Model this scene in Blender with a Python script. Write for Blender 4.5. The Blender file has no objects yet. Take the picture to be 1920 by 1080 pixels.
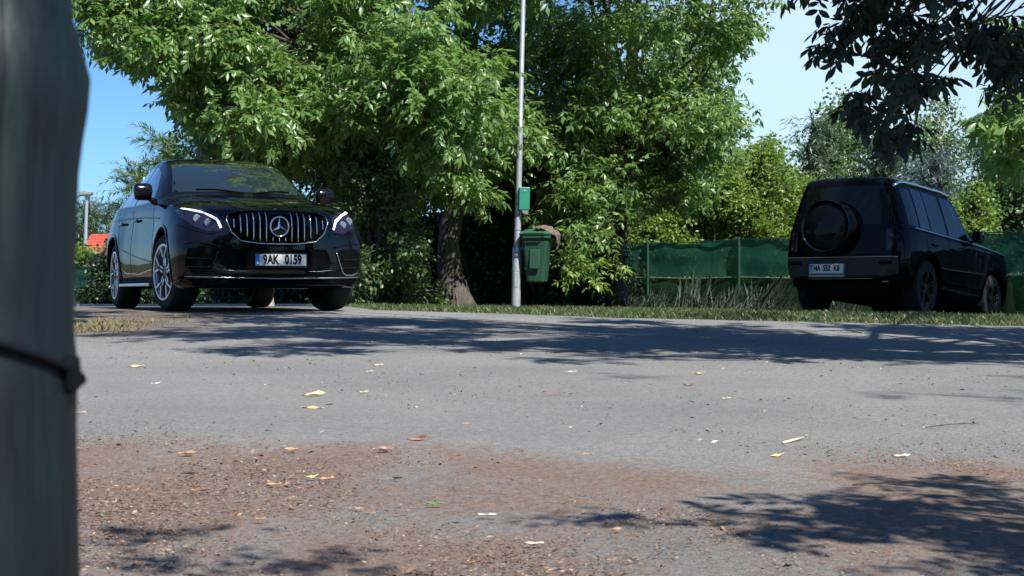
import bpy, bmesh, math, random
import numpy as np
from mathutils import Vector, Matrix
from mathutils.bvhtree import BVHTree
from mathutils.geometry import delaunay_2d_cdt, tessellate_polygon
RNG = np.random.default_rng(7)
random.seed(7)
S = bpy.context.scene
COL = S.collection
PI = math.pi
R = math.radians
# ------------------------------------------------------------------ camera, sky, sun, exposure
CZ = 0.45            # eye height, metres
FPX = 2700.0         # focal length in pixels of a 1920 px wide picture
HOR = 549.0          # picture row of the horizon
cam_data = bpy.data.cameras.new('camera')
cam = bpy.data.objects.new('camera', cam_data)
COL.objects.link(cam)
cam.location = (0, 0, CZ)
cam.rotation_euler = (R(90) + math.atan((HOR - 540) / FPX), 0, 0)
cam_data.sensor_width = 36.0
cam_data.lens = FPX / 1920 * 36.0
cam_data.clip_start = 0.02
cam_data.clip_end = 3000
cam_data.dof.use_dof = True
cam_data.dof.focus_distance = 14.0
cam_data.dof.aperture_fstop = 24.0
S.camera = cam
SUN_DIR = Vector((0.54, -0.80, 1.12)).normalized()      # towards the sun
w = bpy.data.worlds.new("World")
S.world = w
w.use_nodes = True
nt = w.node_tree
nt.nodes.clear()
sky = nt.nodes.new('ShaderNodeTexSky')
sky.sky_type = 'NISHITA'
sky.sun_disc = False
sky.sun_elevation = math.asin(SUN_DIR.z)
sky.sun_rotation = math.atan2(SUN_DIR.x, SUN_DIR.y)
sky.altitude = 250
sky.air_density = 1.0
sky.dust_density = 0.35
sky.ozone_density = 1.6
bg = nt.nodes.new('ShaderNodeBackground')
bg.inputs['Strength'].default_value = 0.062
wo = nt.nodes.new('ShaderNodeOutputWorld')
# thin bright cloud veil low in the sky ahead, a little right of the view axis
tc = nt.nodes.new('ShaderNodeTexCoord')
def vm(op, a, b):
    x = nt.nodes.new('ShaderNodeVectorMath'); x.operation = op
    nt.links.new(a, x.inputs[0]); x.inputs[1].default_value = b
    return x
dt = vm('DOT_PRODUCT', tc.outputs['Generated'], Vector((.23, .965, .12)).normalized())
mr_ = nt.nodes.new('ShaderNodeMapRange'); mr_.interpolation_type = 'SMOOTHSTEP'
mr_.inputs[1].default_value = .975; mr_.inputs[2].default_value = 1.0; mr_.inputs[3].default_value = 0; mr_.inputs[4].default_value = .62
nt.links.new(dt.outputs['Value'], mr_.inputs[0])
cn = nt.nodes.new('ShaderNodeTexNoise'); cn.inputs['Scale'].default_value = 3.0; cn.inputs['Detail'].default_value = 4
nt.links.new(tc.outputs['Generated'], cn.inputs['Vector'])
cm_ = nt.nodes.new('ShaderNodeMath'); cm_.operation = 'MULTIPLY'; nt.links.new(mr_.outputs[0], cm_.inputs[0])
ca_ = nt.nodes.new('ShaderNodeMath'); ca_.operation = 'MULTIPLY_ADD'; nt.links.new(cn.outputs[0], ca_.inputs[0]); ca_.inputs[1].default_value = .9; ca_.inputs[2].default_value = .5
nt.links.new(ca_.outputs[0], cm_.inputs[1])
mxs = nt.nodes.new('ShaderNodeMix'); mxs.data_type = 'RGBA'
tn = nt.nodes.new('ShaderNodeMix'); tn.data_type = 'RGBA'; tn.blend_type = 'MULTIPLY'; tn.inputs[0].default_value = 1; nt.links.new(sky.outputs[0], tn.inputs[6]); tn.inputs[7].default_value = (.54, .85, 1.24, 1)
nt.links.new(cm_.outputs[0], mxs.inputs[0]); nt.links.new(tn.outputs[2], mxs.inputs[6]); mxs.inputs[7].default_value = (8.2, 10.2, 10.0, 1)
nt.links.new(mxs.outputs[2], bg.inputs[0])
nt.links.new(bg.outputs[0], wo.inputs[0])
sl = bpy.data.lights.new('sun', 'SUN')
sl.energy = 5.0
sl.angle = R(0.55)
sl.color = (1.0, 0.965, 0.90)
so = bpy.data.objects.new('sun', sl)
COL.objects.link(so)
so.rotation_euler = SUN_DIR.to_track_quat('Z', 'Y').to_euler()
so.location = (20, -30, 40)
S.view_settings.view_transform = 'Standard'
S.view_settings.look = 'None'
S.view_settings.exposure = 0.98
S.view_settings.gamma = 1.0
S.render.engine = 'CYCLES'
S.cycles.max_bounces = 8
S.cycles.transparent_max_bounces = 12

# ------------------------------------------------------------------ object helpers
def link(o, parent=None):
    COL.objects.link(o)
    if parent is not None:
        o.parent = parent
    return o

def tag(o, label=None, cat=None, group=None, kind=None):
    if label: o['label'] = label
    if cat: o['category'] = cat
    if group: o['group'] = group
    if kind: o['kind'] = kind
    return o

def empty(name, loc=(0, 0, 0), rot=(0, 0, 0), label=None, cat=None, group=None):
    o = bpy.data.objects.new(name, None)
    o.empty_display_size = 0.2
    link(o)
    o.location = loc
    o.rotation_euler = rot
    return tag(o, label, cat, group)

def np_mesh(name, verts, faces, mat=None, smooth=False):
    """verts (n,3) array, faces (m,k) array of equal polygons or a list."""
    me = bpy.data.meshes.new(name)
    if isinstance(faces, np.ndarray):
        n, k = faces.shape
        me.vertices.add(len(verts))
        me.vertices.foreach_set('co', np.asarray(verts, dtype=np.float32).ravel())
        me.loops.add(n * k)
        me.loops.foreach_set('vertex_index', faces.astype(np.int32).ravel())
        me.polygons.add(n)
        me.polygons.foreach_set('loop_start', np.arange(0, n * k, k, dtype=np.int32))
        me.polygons.foreach_set('loop_total', np.full(n, k, dtype=np.int32))
        me.update(calc_edges=True)
    else:
        me.from_pydata([tuple(v) for v in verts], [], faces)
        me.update()
    if smooth:
        me.polygons.foreach_set('use_smooth', np.ones(len(me.polygons), dtype=bool))
    if mat: me.materials.append(mat)
    return me

def mobj(name, me, parent=None):
    return link(bpy.data.objects.new(name, me), parent)

class MB:
    """collects simple solids and links them as one mesh"""
    def __init__(s):
        s.v = []; s.f = []
    def add(s, vs, fs):
        b = len(s.v)
        s.v += [tuple(v) for v in vs]
        s.f += [tuple(i + b for i in f) for f in fs]
        return s
    def box(s, c, h, rot=None):
        vs = [Vector((sx * h[0], sy * h[1], sz * h[2])) for sx in (-1, 1) for sy in (-1, 1) for sz in (-1, 1)]
        if rot is not None: vs = [rot @ v for v in vs]
        vs = [v + Vector(c) for v in vs]
        return s.add(vs, [(0, 1, 3, 2), (4, 6, 7, 5), (0, 4, 5, 1), (2, 3, 7, 6), (0, 2, 6, 4), (1, 5, 7, 3)])
    def tube(s, pts, rad, n=8, caps=True):
        pts = [Vector(p) for p in pts]
        if not hasattr(rad, '__len__'): rad = [rad] * len(pts)
        rings = []
        prev = None
        for i, p in enumerate(pts):
            t = (pts[min(i + 1, len(pts) - 1)] - pts[max(i - 1, 0)])
            t = t.normalized() if t.length > 1e-9 else Vector((0, 0, 1))
            a = prev if prev is not None else (Vector((1, 0, 0)) if abs(t.x) < .8 else Vector((0, 1, 0)))
            a = (a - t * a.dot(t)).normalized()
            prev = a
            b = t.cross(a)
            rings.append([p + (a * math.cos(2 * PI * k / n) + b * math.sin(2 * PI * k / n)) * rad[i] for k in range(n)])
        vs = [v for r in rings for v in r]
        fs = []
        for i in range(len(pts) - 1):
            for k in range(n):
                a0, a1 = i * n + k, i * n + (k + 1) % n
                fs.append((a0, a1, a1 + n, a0 + n))
        if caps:
            fs.append(tuple(range(n - 1, -1, -1)))
            fs.append(tuple((len(pts) - 1) * n + k for k in range(n)))
        return s.add(vs, fs)
    def lathe(s, prof, n=24, axis='z', c=(0, 0, 0), a0=0, a1=2 * PI, close=False):
        full = abs(a1 - a0 - 2 * PI) < 1e-6
        m = n if full else n + 1
        vs = []
        for k in range(m):
            a = a0 + (a1 - a0) * k / n
            for (r, z) in prof:
                x, y = r * math.cos(a), r * math.sin(a)
                if axis == 'z': p = (x, y, z)
                elif axis == 'y': p = (x, z, y)
                else: p = (z, x, y)
                vs.append((p[0] + c[0], p[1] + c[1], p[2] + c[2]))
        q = len(prof)
        fs = []
        for k in range(n):
            k2 = (k + 1) % m
            for i in range(q - 1 + (1 if close else 0)):
                i2 = (i + 1) % q
                fs.append((k * q + i, k2 * q + i, k2 * q + i2, k * q + i2))
        return s.add(vs, fs)
    def prism(s, poly, axis, a, b):
        """extrude a 2D polygon along an axis between a and b"""
        n = len(poly)
        def P(p, t):
            if axis == 'x': return (t, p[0], p[1])
            if axis == 'y': return (p[0], t, p[1])
            return (p[0], p[1], t)
        vs = [P(p, a) for p in poly] + [P(p, b) for p in poly]
        fs = [tuple(range(n - 1, -1, -1)), tuple(range(n, 2 * n))]
        fs += [(i, (i + 1) % n, (i + 1) % n + n, i + n) for i in range(n)]
        return s.add(vs, fs)
    def mesh(s, name, mat, smooth=False, bevel=0.0, seg=2, recalc=True, auto=None):
        bm = bmesh.new()
        bv = [bm.verts.new(v) for v in s.v]
        for f in s.f:
            try: bm.faces.new([bv[i] for i in f])
            except ValueError: pass
        if recalc: bmesh.ops.recalc_face_normals(bm, faces=bm.faces)
        if bevel > 0:
            es = [e for e in bm.edges if len(e.link_faces) == 2 and e.calc_face_angle(0) > 0.5]
            bmesh.ops.bevel(bm, geom=es, offset=bevel, segments=seg, affect='EDGES', profile=0.5, clamp_overlap=True)
        if auto is not None:
            for f in bm.faces: f.smooth = True
            for e in bm.edges:
                if len(e.link_faces) == 2 and e.calc_face_angle(0) > auto: e.smooth = False
        elif smooth:
            for f in bm.faces: f.smooth = True
        me = bpy.data.meshes.new(name)
        bm.to_mesh(me); bm.free()
        me.materials.append(mat)
        return me
    def build(s, name, mat, parent=None, **k):
        return mobj(name, s.mesh(name, mat, **k), parent)

# ------------------------------------------------------------------ materials
def newmat(name):
    m = bpy.data.materials.new(name)
    m.use_nodes = True
    n = m.node_tree
    n.nodes.clear()
    out = n.nodes.new('ShaderNodeOutputMaterial')
    b = n.nodes.new('ShaderNodeBsdfPrincipled')
    n.links.new(b.outputs[0], out.inputs[0])
    return m, n, b, out

def mixc(n, fac, a, b, mode='MIX'):
    x = n.nodes.new('ShaderNodeMix')
    x.data_type = 'RGBA'; x.blend_type = mode
    for sock, val in ((x.inputs[0], fac), (x.inputs[6], a), (x.inputs[7], b)):
        if hasattr(val, 'is_linked') or hasattr(val, 'links'): n.links.new(val, sock)
        elif isinstance(val, (int, float)): sock.default_value = val
        else: sock.default_value = (*val, 1) if len(val) == 3 else val
    return x.outputs[2]

def noise(n, scale, detail=4, rough=.55, vec=None, dist=0.0):
    t = n.nodes.new('ShaderNodeTexNoise')
    t.inputs['Scale'].default_value = scale
    t.inputs['Detail'].default_value = detail
    t.inputs['Roughness'].default_value = rough
    t.inputs['Distortion'].default_value = dist
    if vec is not None: n.links.new(vec, t.inputs['Vector'])
    return t.outputs[0]

def ramp(n, src, stops):
    r = n.nodes.new('ShaderNodeValToRGB')
    el = r.color_ramp.elements
    while len(el) < len(stops): el.new(0.5)
    for e, (p, c) in zip(el, stops):
        e.position = p
        e.color = (*c, 1) if hasattr(c, '__len__') else (c, c, c, 1)
    n.links.new(src, r.inputs[0])
    return r.outputs[0]

def coords(n, which='Object'):
    return n.nodes.new('ShaderNodeTexCoord').outputs[which]

def bump(n, b, h, strength=.3, dist=.01):
    bp = n.nodes.new('ShaderNodeBump')
    bp.inputs['Strength'].default_value = strength
    bp.inputs['Distance'].default_value = dist
    n.links.new(h, bp.inputs['Height'])
    n.links.new(bp.outputs[0], b.inputs['Normal'])

def math_node(n, op, a, b=None):
    x = n.nodes.new('ShaderNodeMath'); x.operation = op
    for i, v in enumerate((a, b)):
        if v is None: continue
        if isinstance(v, (int, float)): x.inputs[i].default_value = v
        else: n.links.new(v, x.inputs[i])
    return x.outputs[0]

def plain(name, col, rough=.5, metal=0.0, coat=0.0, var=.12, vscale=6, bumps=0.0, bscale=60, spec=.5):
    m, n, b, o = newmat(name)
    c = coords(n)
    f = noise(n, vscale, 5, .6, c)
    dark = tuple(x * (1 - var) for x in col); light = tuple(min(1, x * (1 + var)) for x in col)
    n.links.new(ramp(n, f, [(.3, dark), (.7, light)]), b.inputs['Base Color'])
    b.inputs['Roughness'].default_value = rough
    b.inputs['Metallic'].default_value = metal
    b.inputs['Coat Weight'].default_value = coat
    b.inputs['Coat Roughness'].default_value = .03
    b.inputs['Specular IOR Level'].default_value = spec
    if bumps: bump(n, b, noise(n, bscale, 4, .6, c), bumps, .01)
    return m

def leafmat(name, c1, c2, c3, trans, tfac=.35, rough=.42):
    """c1 dark green, c2 mid, c3 pale; trans colour of light coming through the leaf"""
    m, n, b, out = newmat(name)
    g = n.nodes.new('ShaderNodeNewGeometry')
    rnd = g.outputs['Random Per Island']
    big = noise(n, .9, 2, .5, coords(n))
    mix = math_node(n, 'ADD', math_node(n, 'MULTIPLY', rnd, .62), math_node(n, 'MULTIPLY', big, .45))
    col = ramp(n, mix, [(.12, c1), (.5, c2), (.93, c3)])
    n.links.new(col, b.inputs['Base Color'])
    b.inputs['Roughness'].default_value = rough
    b.inputs['Specular IOR Level'].default_value = .5
    tr = n.nodes.new('ShaderNodeBsdfTranslucent')
    tcol = ramp(n, mix, [(.12, tuple(x * .75 for x in trans)), (.9, trans)])
    n.links.new(tcol, tr.inputs[0])
    ms = n.nodes.new('ShaderNodeMixShader')
    ms.inputs[0].default_value = tfac
    n.links.new(b.outputs[0], ms.inputs[1])
    n.links.new(tr.outputs[0], ms.inputs[2])
    n.links.new(ms.outputs[0], out.inputs[0])
    return m

M = {}
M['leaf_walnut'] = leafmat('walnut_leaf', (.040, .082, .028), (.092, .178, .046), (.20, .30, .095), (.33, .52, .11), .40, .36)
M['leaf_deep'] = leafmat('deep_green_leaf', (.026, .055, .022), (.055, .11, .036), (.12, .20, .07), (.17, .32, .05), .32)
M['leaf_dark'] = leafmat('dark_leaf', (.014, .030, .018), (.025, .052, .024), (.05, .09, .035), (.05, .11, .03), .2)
M['leaf_shade_tint'] = leafmat('shade_tinted_leaf', (.012, .024, .016), (.018, .038, .020), (.03, .055, .025), (.03, .06, .02), .15, .65)  # leaf green darkened to carry the shade in its colour
M['leaf_hedge'] = leafmat('hedge_leaf', (.055, .10, .02), (.12, .20, .03), (.24, .33, .06), (.34, .52, .07), .4)
M['leaf_birch'] = leafmat('birch_leaf', (.05, .09, .035), (.09, .15, .055), (.15, .22, .08), (.22, .36, .07), .34)
M['leaf_blue'] = leafmat('blue_needle', (.045, .075, .07), (.085, .13, .12), (.14, .19, .18), (.10, .16, .10), .15)
M['leaf_pine'] = leafmat('pine_needle', (.03, .055, .035), (.06, .10, .055), (.11, .155, .085), (.12, .20, .06), .2)
M['grass'] = leafmat('grass_blade', (.030, .052, .016), (.060, .095, .028), (.15, .15, .065), (.13, .2, .04), .25)
M['twigleaf'] = leafmat('ivy_leaf', (.06, .10, .03), (.10, .15, .05), (.2, .22, .1), (.2, .3, .06), .3)

def barkmat(name, c1, c2):
    m, n, b, o = newmat(name)
    mp = n.nodes.new('ShaderNodeMapping')
    mp.inputs['Scale'].default_value = (9, 9, 1.6)
    n.links.new(coords(n), mp.inputs[0])
    f = noise(n, 2.2, 7, .7, mp.outputs[0], .8)
    n.links.new(ramp(n, f, [(.32, c1), (.62, c2)]), b.inputs['Base Color'])
    b.inputs['Roughness'].default_value = .9
    bump(n, b, f, .9, .03)
    return m
M['bark'] = barkmat('grey_bark', (.03, .024, .019), (.115, .095, .078))
M['bark_dark'] = barkmat('dark_bark', (.025, .02, .016), (.08, .065, .05))
M['bark_birch'] = barkmat('birch_bark', (.10, .09, .08), (.55, .54, .50))

# ------------------------------------------------------------------ terrain height
PY = np.array([-40, 0, 2.3, 6, 10, 12, 14.3, 17, 21, 25, 30, 45, 70, 120, 1500])
PZ = np.array([-.47, -.455, -.45, -.40, -.30, -.245, -.180, -.180, -.197, -.232, -.285, -.40, -.55, -.9, -12.])
def smooth01(t):
    t = np.clip(t, 0, 1)
    return t * t * (3 - 2 * t)
def zg(x, y):
    x = np.asarray(x, float); y = np.asarray(y, float)
    b = np.interp(y, PY, PZ)
    tilt = .0147 * (np.clip(x, -2, 12) + 2) * smooth01((y - 4) / 8)
    dip = .24 * smooth01((y - 21.0) / 4.2) * smooth01((x - 4.6) / 1.5)
    return CZ + b - tilt - dip
def ground(x, y): return float(zg(x, y))
def at(u, v, d):
    """world point seen at photo pixel (u, v) from distance d"""
    return Vector(((u - 960) / FPX * d, d, CZ - (v - HOR) / FPX * d))
def on_ground(u, v):
    """world point of the ground seen at photo pixel"""
    y = 1.5
    while y < 60:
        x = (u - 960) / FPX * y
        if ground(x, y) >= CZ - (v - HOR) / FPX * y: break
        y += .004 * y
    x = (u - 960) / FPX * y
    return Vector((x, y, ground(x, y)))
# ------------------------------------------------------------------ ground, road
def grid_mesh(name, xs, ys, zoff, mat, jitter=0.0):
    X, Y = np.meshgrid(xs, ys)
    Z = zg(X, Y) + zoff
    if jitter: Z = Z + jitter * (np.sin(X * 3.1 + Y * 1.7) + np.sin(Y * 4.3 - X * 2.2) + .5 * np.sin(X * 9 + Y * 7.3)) * np.clip((Y - 1) / 3, 0, 1)
    v = np.stack([X.ravel(), Y.ravel(), Z.ravel()], 1)
    nx, ny = len(xs), len(ys)
    i = np.arange(nx * ny).reshape(ny, nx)
    f = np.stack([i[:-1, :-1].ravel(), i[:-1, 1:].ravel(), i[1:, 1:].ravel(), i[1:, :-1].ravel()], 1)
    return np_mesh(name, v, f, mat, smooth=True)

# meadow / earth sheet to the horizon
m, n, b, o = newmat('earth_and_grass')
c = coords(n)
f1 = noise(n, 1.3, 6, .65, c); f2 = noise(n, 22, 5, .7, c)
cc = mixc(n, ramp(n, f1, [(.42, 0.), (.62, 1.)]), (.055, .075, .025), (.10, .085, .05))
cc = mixc(n, ramp(n, f2, [(.35, 0.), (.7, .8)]), cc, (.045, .06, .02))
n.links.new(cc, b.inputs['Base Color']); b.inputs['Roughness'].default_value = .95
bump(n, b, f2, .8, .03)
M['earth'] = m
xs = np.concatenate([[-1500, -600, -250, -120, -60], np.arange(-32, 32.1, .5), [60, 120, 250, 600, 1500]])
ys = np.concatenate([[-60, -20, -8], np.arange(-2, 40, .35), [45, 55, 70, 90, 120, 200, 400, 800, 1500]])
g = mobj('ground', grid_mesh('ground', xs, ys, -.03, M['earth']))
tag(g, 'grassy earth ground reaching to the horizon', kind='structure')

# asphalt
m, n, b, o = newmat('worn_asphalt')
c = coords(n)
big = noise(n, .55, 4, .6, c); mid = noise(n, 5, 5, .65, c); fine = noise(n, 170, 3, .7, c)
vor = n.nodes.new('ShaderNodeTexVoronoi'); vor.inputs['Scale'].default_value = 130; n.links.new(c, vor.inputs['Vector'])
base = ramp(n, mid, [(.25, (.148, .150, .154)), (.75, (.202, .203, .206))])
spk = noise(n, 48, 7, .85, c)
base = mixc(n, ramp(n, spk, [(.38, 0.), (.62, 1.)]), mixc(n, .62, base, (.05, .05, .052)), mixc(n, .42, base, (.45, .43, .40)))
base = mixc(n, ramp(n, fine, [(.30, 0.), (.72, 1.)]), mixc(n, .5, base, (.06, .06, .06)), mixc(n, .30, base, (.42, .40, .37)))
base = mixc(n, math_node(n, 'MULTIPLY', ramp(n, big, [(.4, 0.), (.62, 1.)]), .40), base, (.105, .106, .11))
# brown litter dust lying in the near part (world position), broken by noise
sp = n.nodes.new('ShaderNodeSeparateXYZ'); n.links.new(c, sp.inputs[0])
mp = n.nodes.new('ShaderNodeMapping'); mp.inputs['Scale'].default_value = (1.0, .55, 1); n.links.new(c, mp.inputs[0])
n1 = noise(n, 1.5, 6, .62, mp.outputs[0], .4)
near = n.nodes.new('ShaderNodeMapRange'); near.inputs[1].default_value = 4.75; near.inputs[2].default_value = 3.9
xo = math_node(n, 'MULTIPLY', math_node(n, 'MAXIMUM', math_node(n, 'ADD', sp.outputs[0], .25), 0), 1.1)
xo = math_node(n, 'MINIMUM', xo, .50)
n.links.new(math_node(n, 'ADD', sp.outputs[1], xo), near.inputs[0])
msk = math_node(n, 'ADD', math_node(n, 'MULTIPLY', near.outputs[0], .42), n1)
grit = noise(n, 38, 6, .8, c)
msk = math_node(n, 'ADD', msk, math_node(n, 'MULTIPLY', math_node(n, 'SUBTRACT', grit, .5), 1.1))
lm = ramp(n, msk, [(.80, 0.), (.96, .85)])
lc = ramp(n, noise(n, 70, 4, .7, c), [(.3, (.075, .048, .036)), (.5, (.17, .112, .082)), (.72, (.27, .19, .14))])
nb = math_node(n, 'MULTIPLY', math_node(n, 'ADD', near.outputs[0], math_node(n, 'MULTIPLY', math_node(n, 'SUBTRACT', grit, .5), 1.2)), near.outputs[0])
base = mixc(n, math_node(n, 'MULTIPLY', lm, ramp(n, nb, [(.15, 0.), (.45, 1.)])), base, lc)
# soil on the verge by the left post
v1 = n.nodes.new('ShaderNodeMapRange'); v1.inputs[1].default_value = -2.05; v1.inputs[2].default_value = -2.75
n.links.new(sp.outputs[0], v1.inputs[0])
v2 = n.nodes.new('ShaderNodeMapRange'); v2.inputs[1].default_value = 9.0; v2.inputs[2].default_value = 11.0
n.links.new(sp.outputs[1], v2.inputs[0])
vm = math_node(n, 'MULTIPLY', math_node(n, 'MULTIPLY', v1.outputs[0], v2.outputs[0]), ramp(n, math_node(n, 'ADD', noise(n, 2.5, 5, .7, c), .12), [(.45, 0.), (.6, 1.)]))
base = mixc(n, vm, base, ramp(n, grit, [(.3, (.06, .045, .035)), (.7, (.19, .15, .11))]))
n.links.new(base, b.inputs['Base Color'])
b.inputs['Roughness'].default_value = .92
b.inputs['Specular IOR Level'].default_value = .25
h = math_node(n, 'ADD', math_node(n, 'MULTIPLY', fine, .5), math_node(n, 'MULTIPLY', vor.outputs[0], .5))
bump(n, b, math_node(n, 'ADD', h, math_node(n, 'MULTIPLY', spk, 1.5)), .8, .006)
M['asphalt'] = m
def edge_y(x):
    """far edge of the asphalt"""
    return float(np.interp(x, [-12, -7, -4.2, -2.2, -1.5, 0, 1.0, 3, 5, 30], [24.5, 24.5, 23.5, 19.5, 15.6, 14.3, 13.75, 13.45, 13.25, 13.0]))
xs = np.concatenate([[-12, -9, -7, -6], np.arange(-5, 7.01, .14), [8, 10, 14, 20, 30]])
t = np.concatenate([np.linspace(0, .25, 14), np.linspace(.26, 1, 110)])
V = []; F = []
rx = random.Random(3)
for j, x in enumerate(xs):
    e = edge_y(x) + rx.uniform(-.06, .06)
    for tt in t:
        y = -10 + (e + 10) * tt
        V.append((x, y, ground(x, y) + .006 * math.sin(x * 2.3 + y * 1.9) * (1 if 2 < y < 12 else 0)))
k = len(t)
F = np.array([(j * k + i, (j + 1) * k + i, (j + 1) * k + i + 1, j * k + i + 1) for j in range(len(xs) - 1) for i in range(k - 1)])
o = mobj('road', np_mesh('road', np.array(V), F, M['asphalt'], smooth=True))
tag(o, 'worn grey asphalt lot scattered with brown litter', kind='structure')

# ------------------------------------------------------------------ scattered small stuff on the road
def scatter(name, tv, tf, pos, rot, scl, mat, parent=None, smooth=False):
    """merge n copies of a template; rot (n,3,3), scl (n,) or (n,3)"""
    tv = np.asarray(tv, float); tf = np.asarray(tf, int)
    nn = len(pos); nv = len(tv)
    if np.ndim(scl) == 1: scl = np.repeat(scl[:, None], 3, 1)
    loc = tv[None] * scl[:, None, :]
    P = np.einsum('nij,nvj->nvi', rot, loc) + pos[:, None, :]
    Fs = (tf[None] + (np.arange(nn) * nv)[:, None, None]).reshape(-1, tf.shape[1])
    return mobj(name, np_mesh(name, P.reshape(-1, 3), Fs, mat, smooth), parent)

def rot_zxy(az, tilt, roll):
    """rotation matrices: roll about x, tilt about y, azimuth about z"""
    ca, sa, ct, st, cr, sr = np.cos(az), np.sin(az), np.cos(tilt), np.sin(tilt), np.cos(roll), np.sin(roll)
    o = np.ones_like(ca); z = np.zeros_like(ca)
    def mk(*r): return np.stack([np.stack(q, -1) for q in r], -2)
    Rz = mk((ca, -sa, z), (sa, ca, z), (z, z, o))
    Ry = mk((ct, z, st), (z, o, z), (-st, z, ct))
    Rx = mk((o, z, z), (z, cr, -sr), (z, sr, cr))
    return Rz @ Ry @ Rx

def litmat(name, stops, rough=.8):
    m, n, b, o = newmat(name)
    g = n.nodes.new('ShaderNodeNewGeometry')
    n.links.new(ramp(n, g.outputs['Random Per Island'], stops), b.inputs['Base Color'])
    b.inputs['Roughness'].default_value = rough
    return m
M['flake'] = litmat('litter_flake', [(0, (.05, .03, .022)), (.35, (.12, .065, .045)), (.8, (.21, .125, .08)), (1, (.34, .25, .17))])
M['pebble'] = litmat('pebble_stone', [(0, (.03, .03, .03)), (.6, (.10, .095, .09)), (1, (.24, .22, .2))])
flake_v = [(-.5, 0, 0), (0, -.18, .06), (.5, 0, .02), (0, .18, .10)]
flake_f = [(0, 1, 2), (0, 2, 3)]
r = RNG
def near_noise(x, y):
    return .5 + .22 * np.sin(x * 2.3 + 1.2 * y) + .2 * np.sin(x * 5.1 - 2.7 * y + 1) + .14 * np.sin(11 * x + 6 * y) + .1 * np.sin(23 * x - 17 * y)
N = 110000
y = 1.6 + 3.2 * r.random(N) ** 1.0
x = (r.random(N) * 2 - 1) * (y * .42 + .2)
den = np.clip((near_noise(x, y) - .38) * 2.0, .03, 1) * np.clip((4.6 - y - np.clip((x + .25) * 1.1, 0, .5)) / .6, 0.0, 1)
keep = r.random(N) < den * .95
x, y = x[keep], y[keep]
n_ = len(x)
pos = np.stack([x, y, zg(x, y) + .002], 1)
scatter('leaf_litter', flake_v, flake_f, pos, rot_zxy(r.random(n_) * 6.28, r.normal(0, .25, n_), r.normal(0, .5, n_)),
        np.abs(r.normal(.0045, .003, n_)) + .0025 + .012 * (r.random(n_) > .985), M['flake'])['kind'] = 'stuff'
tag(bpy.data.objects['leaf_litter'], 'fine reddish brown leaf litter strewn on the near asphalt')
N = 30000
y = 1.8 + 12 * r.random(N) ** 1.3
x = (r.random(N) * 2 - 1) * (y * .40 + .2)
keep = (r.random(N) < .8) & (y < np.array([edge_y(q) for q in x]))
x, y = x[keep], y[keep]; n_ = len(x)
peb_v = [(-.5, -.3, 0), (.5, -.35, 0), (.4, .4, 0), (-.4, .35, 0), (0.05, 0, .30)]
peb_f = [(0, 1, 4), (1, 2, 4), (2, 3, 4), (3, 0, 4)]
s_ = .0025 + np.abs(r.normal(0, .0018, n_)) * (.6 + y * .12) + .004 * (r.random(n_) > .98)
scatter('gravel', peb_v, peb_f, np.stack([x, y, zg(x, y) + .001], 1), rot_zxy(r.random(n_) * 6.28, 0 * x, 0 * x), s_, M['pebble'])
tag(bpy.data.objects['gravel'], 'loose grit and small stones scattered over the asphalt', kind='stuff')
M['crumb'] = litmat('road_crumb', [(0, (.02, .018, .016)), (.55, (.07, .055, .045)), (.8, (.22, .16, .11)), (1, (.60, .56, .45))])
# crumbs of leaf further out
N = 3200
y = 3.6 + 11 * r.random(N) ** .9; x = (r.random(N) * 2 - 1) * (y * .38)
keep = y < np.array([edge_y(q) for q in x]) - .1
x, y = x[keep], y[keep]; n_ = len(x)
scatter('leaf_crumbs', flake_v, flake_f, np.stack([x, y, zg(x, y) + .003], 1), rot_zxy(r.random(n_) * 6.28, r.normal(0, .3, n_), r.normal(0, .6, n_)),
        .006 + np.abs(r.normal(0, .009, n_)), M['crumb'])
tag(bpy.data.objects['leaf_crumbs'], 'dry leaf crumbs thinly spread over the asphalt', kind='stuff')

# ------------------------------------------------------------------ grass strip
bl_v = [(-.5, 0, 0), (.5, 0, 0), (.12, .25, .6), (-.05, .75, 1)]
bl_f = [(0, 1, 2), (0, 2, 3)]
N = 150000
x = -7 + 21 * r.random(N)
ey = np.interp(x, [-12, -7, -4.2, -2.2, -1.5, 0, 1.0, 3, 5, 30], [24.5, 24.5, 23.5, 19.5, 15.6, 14.3, 13.75, 13.45, 13.25, 13.0])
y = ey - .10 + 13 * r.random(N) ** 1.5 * np.where(x > 1.5, 1.0, .8)
patch = .5 + .3 * np.sin(x * 1.7 + y * .9) + .25 * np.sin(x * 4.2 - y * 2.1) + .2 * np.sin(9 * x + 5 * y)
keep = (r.random(N) < np.clip(patch + .35, .15, 1)) & (y < 29)
x, y, patch = x[keep], y[keep], patch[keep]; n_ = len(x)
hgt = (.030 + .035 * r.random(n_)) * (1 + .5 * np.clip(patch, 0, 1)) * np.clip((y - np.interp(x, [-12, -7, -4.2, -2.2, -1.5, 0, 1.0, 3, 5, 30], [24.5, 24.5, 23.5, 19.5, 15.6, 14.3, 13.75, 13.45, 13.25, 13.0])) * 1.5 + .6, .4, 1)
sc = np.stack([.006 + .005 * r.random(n_), hgt * .7, hgt], 1)
scatter('grass', bl_v, bl_f, np.stack([x, y, zg(x, y) - .03 + .004], 1) + np.array([0, 0, .0]), rot_zxy(r.random(n_) * 6.28, r.normal(0, .25, n_), r.normal(0, .2, n_)), sc, M['grass'])
tag(bpy.data.objects['grass'], 'patchy short grass between the asphalt and the fence', kind='stuff')
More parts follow.
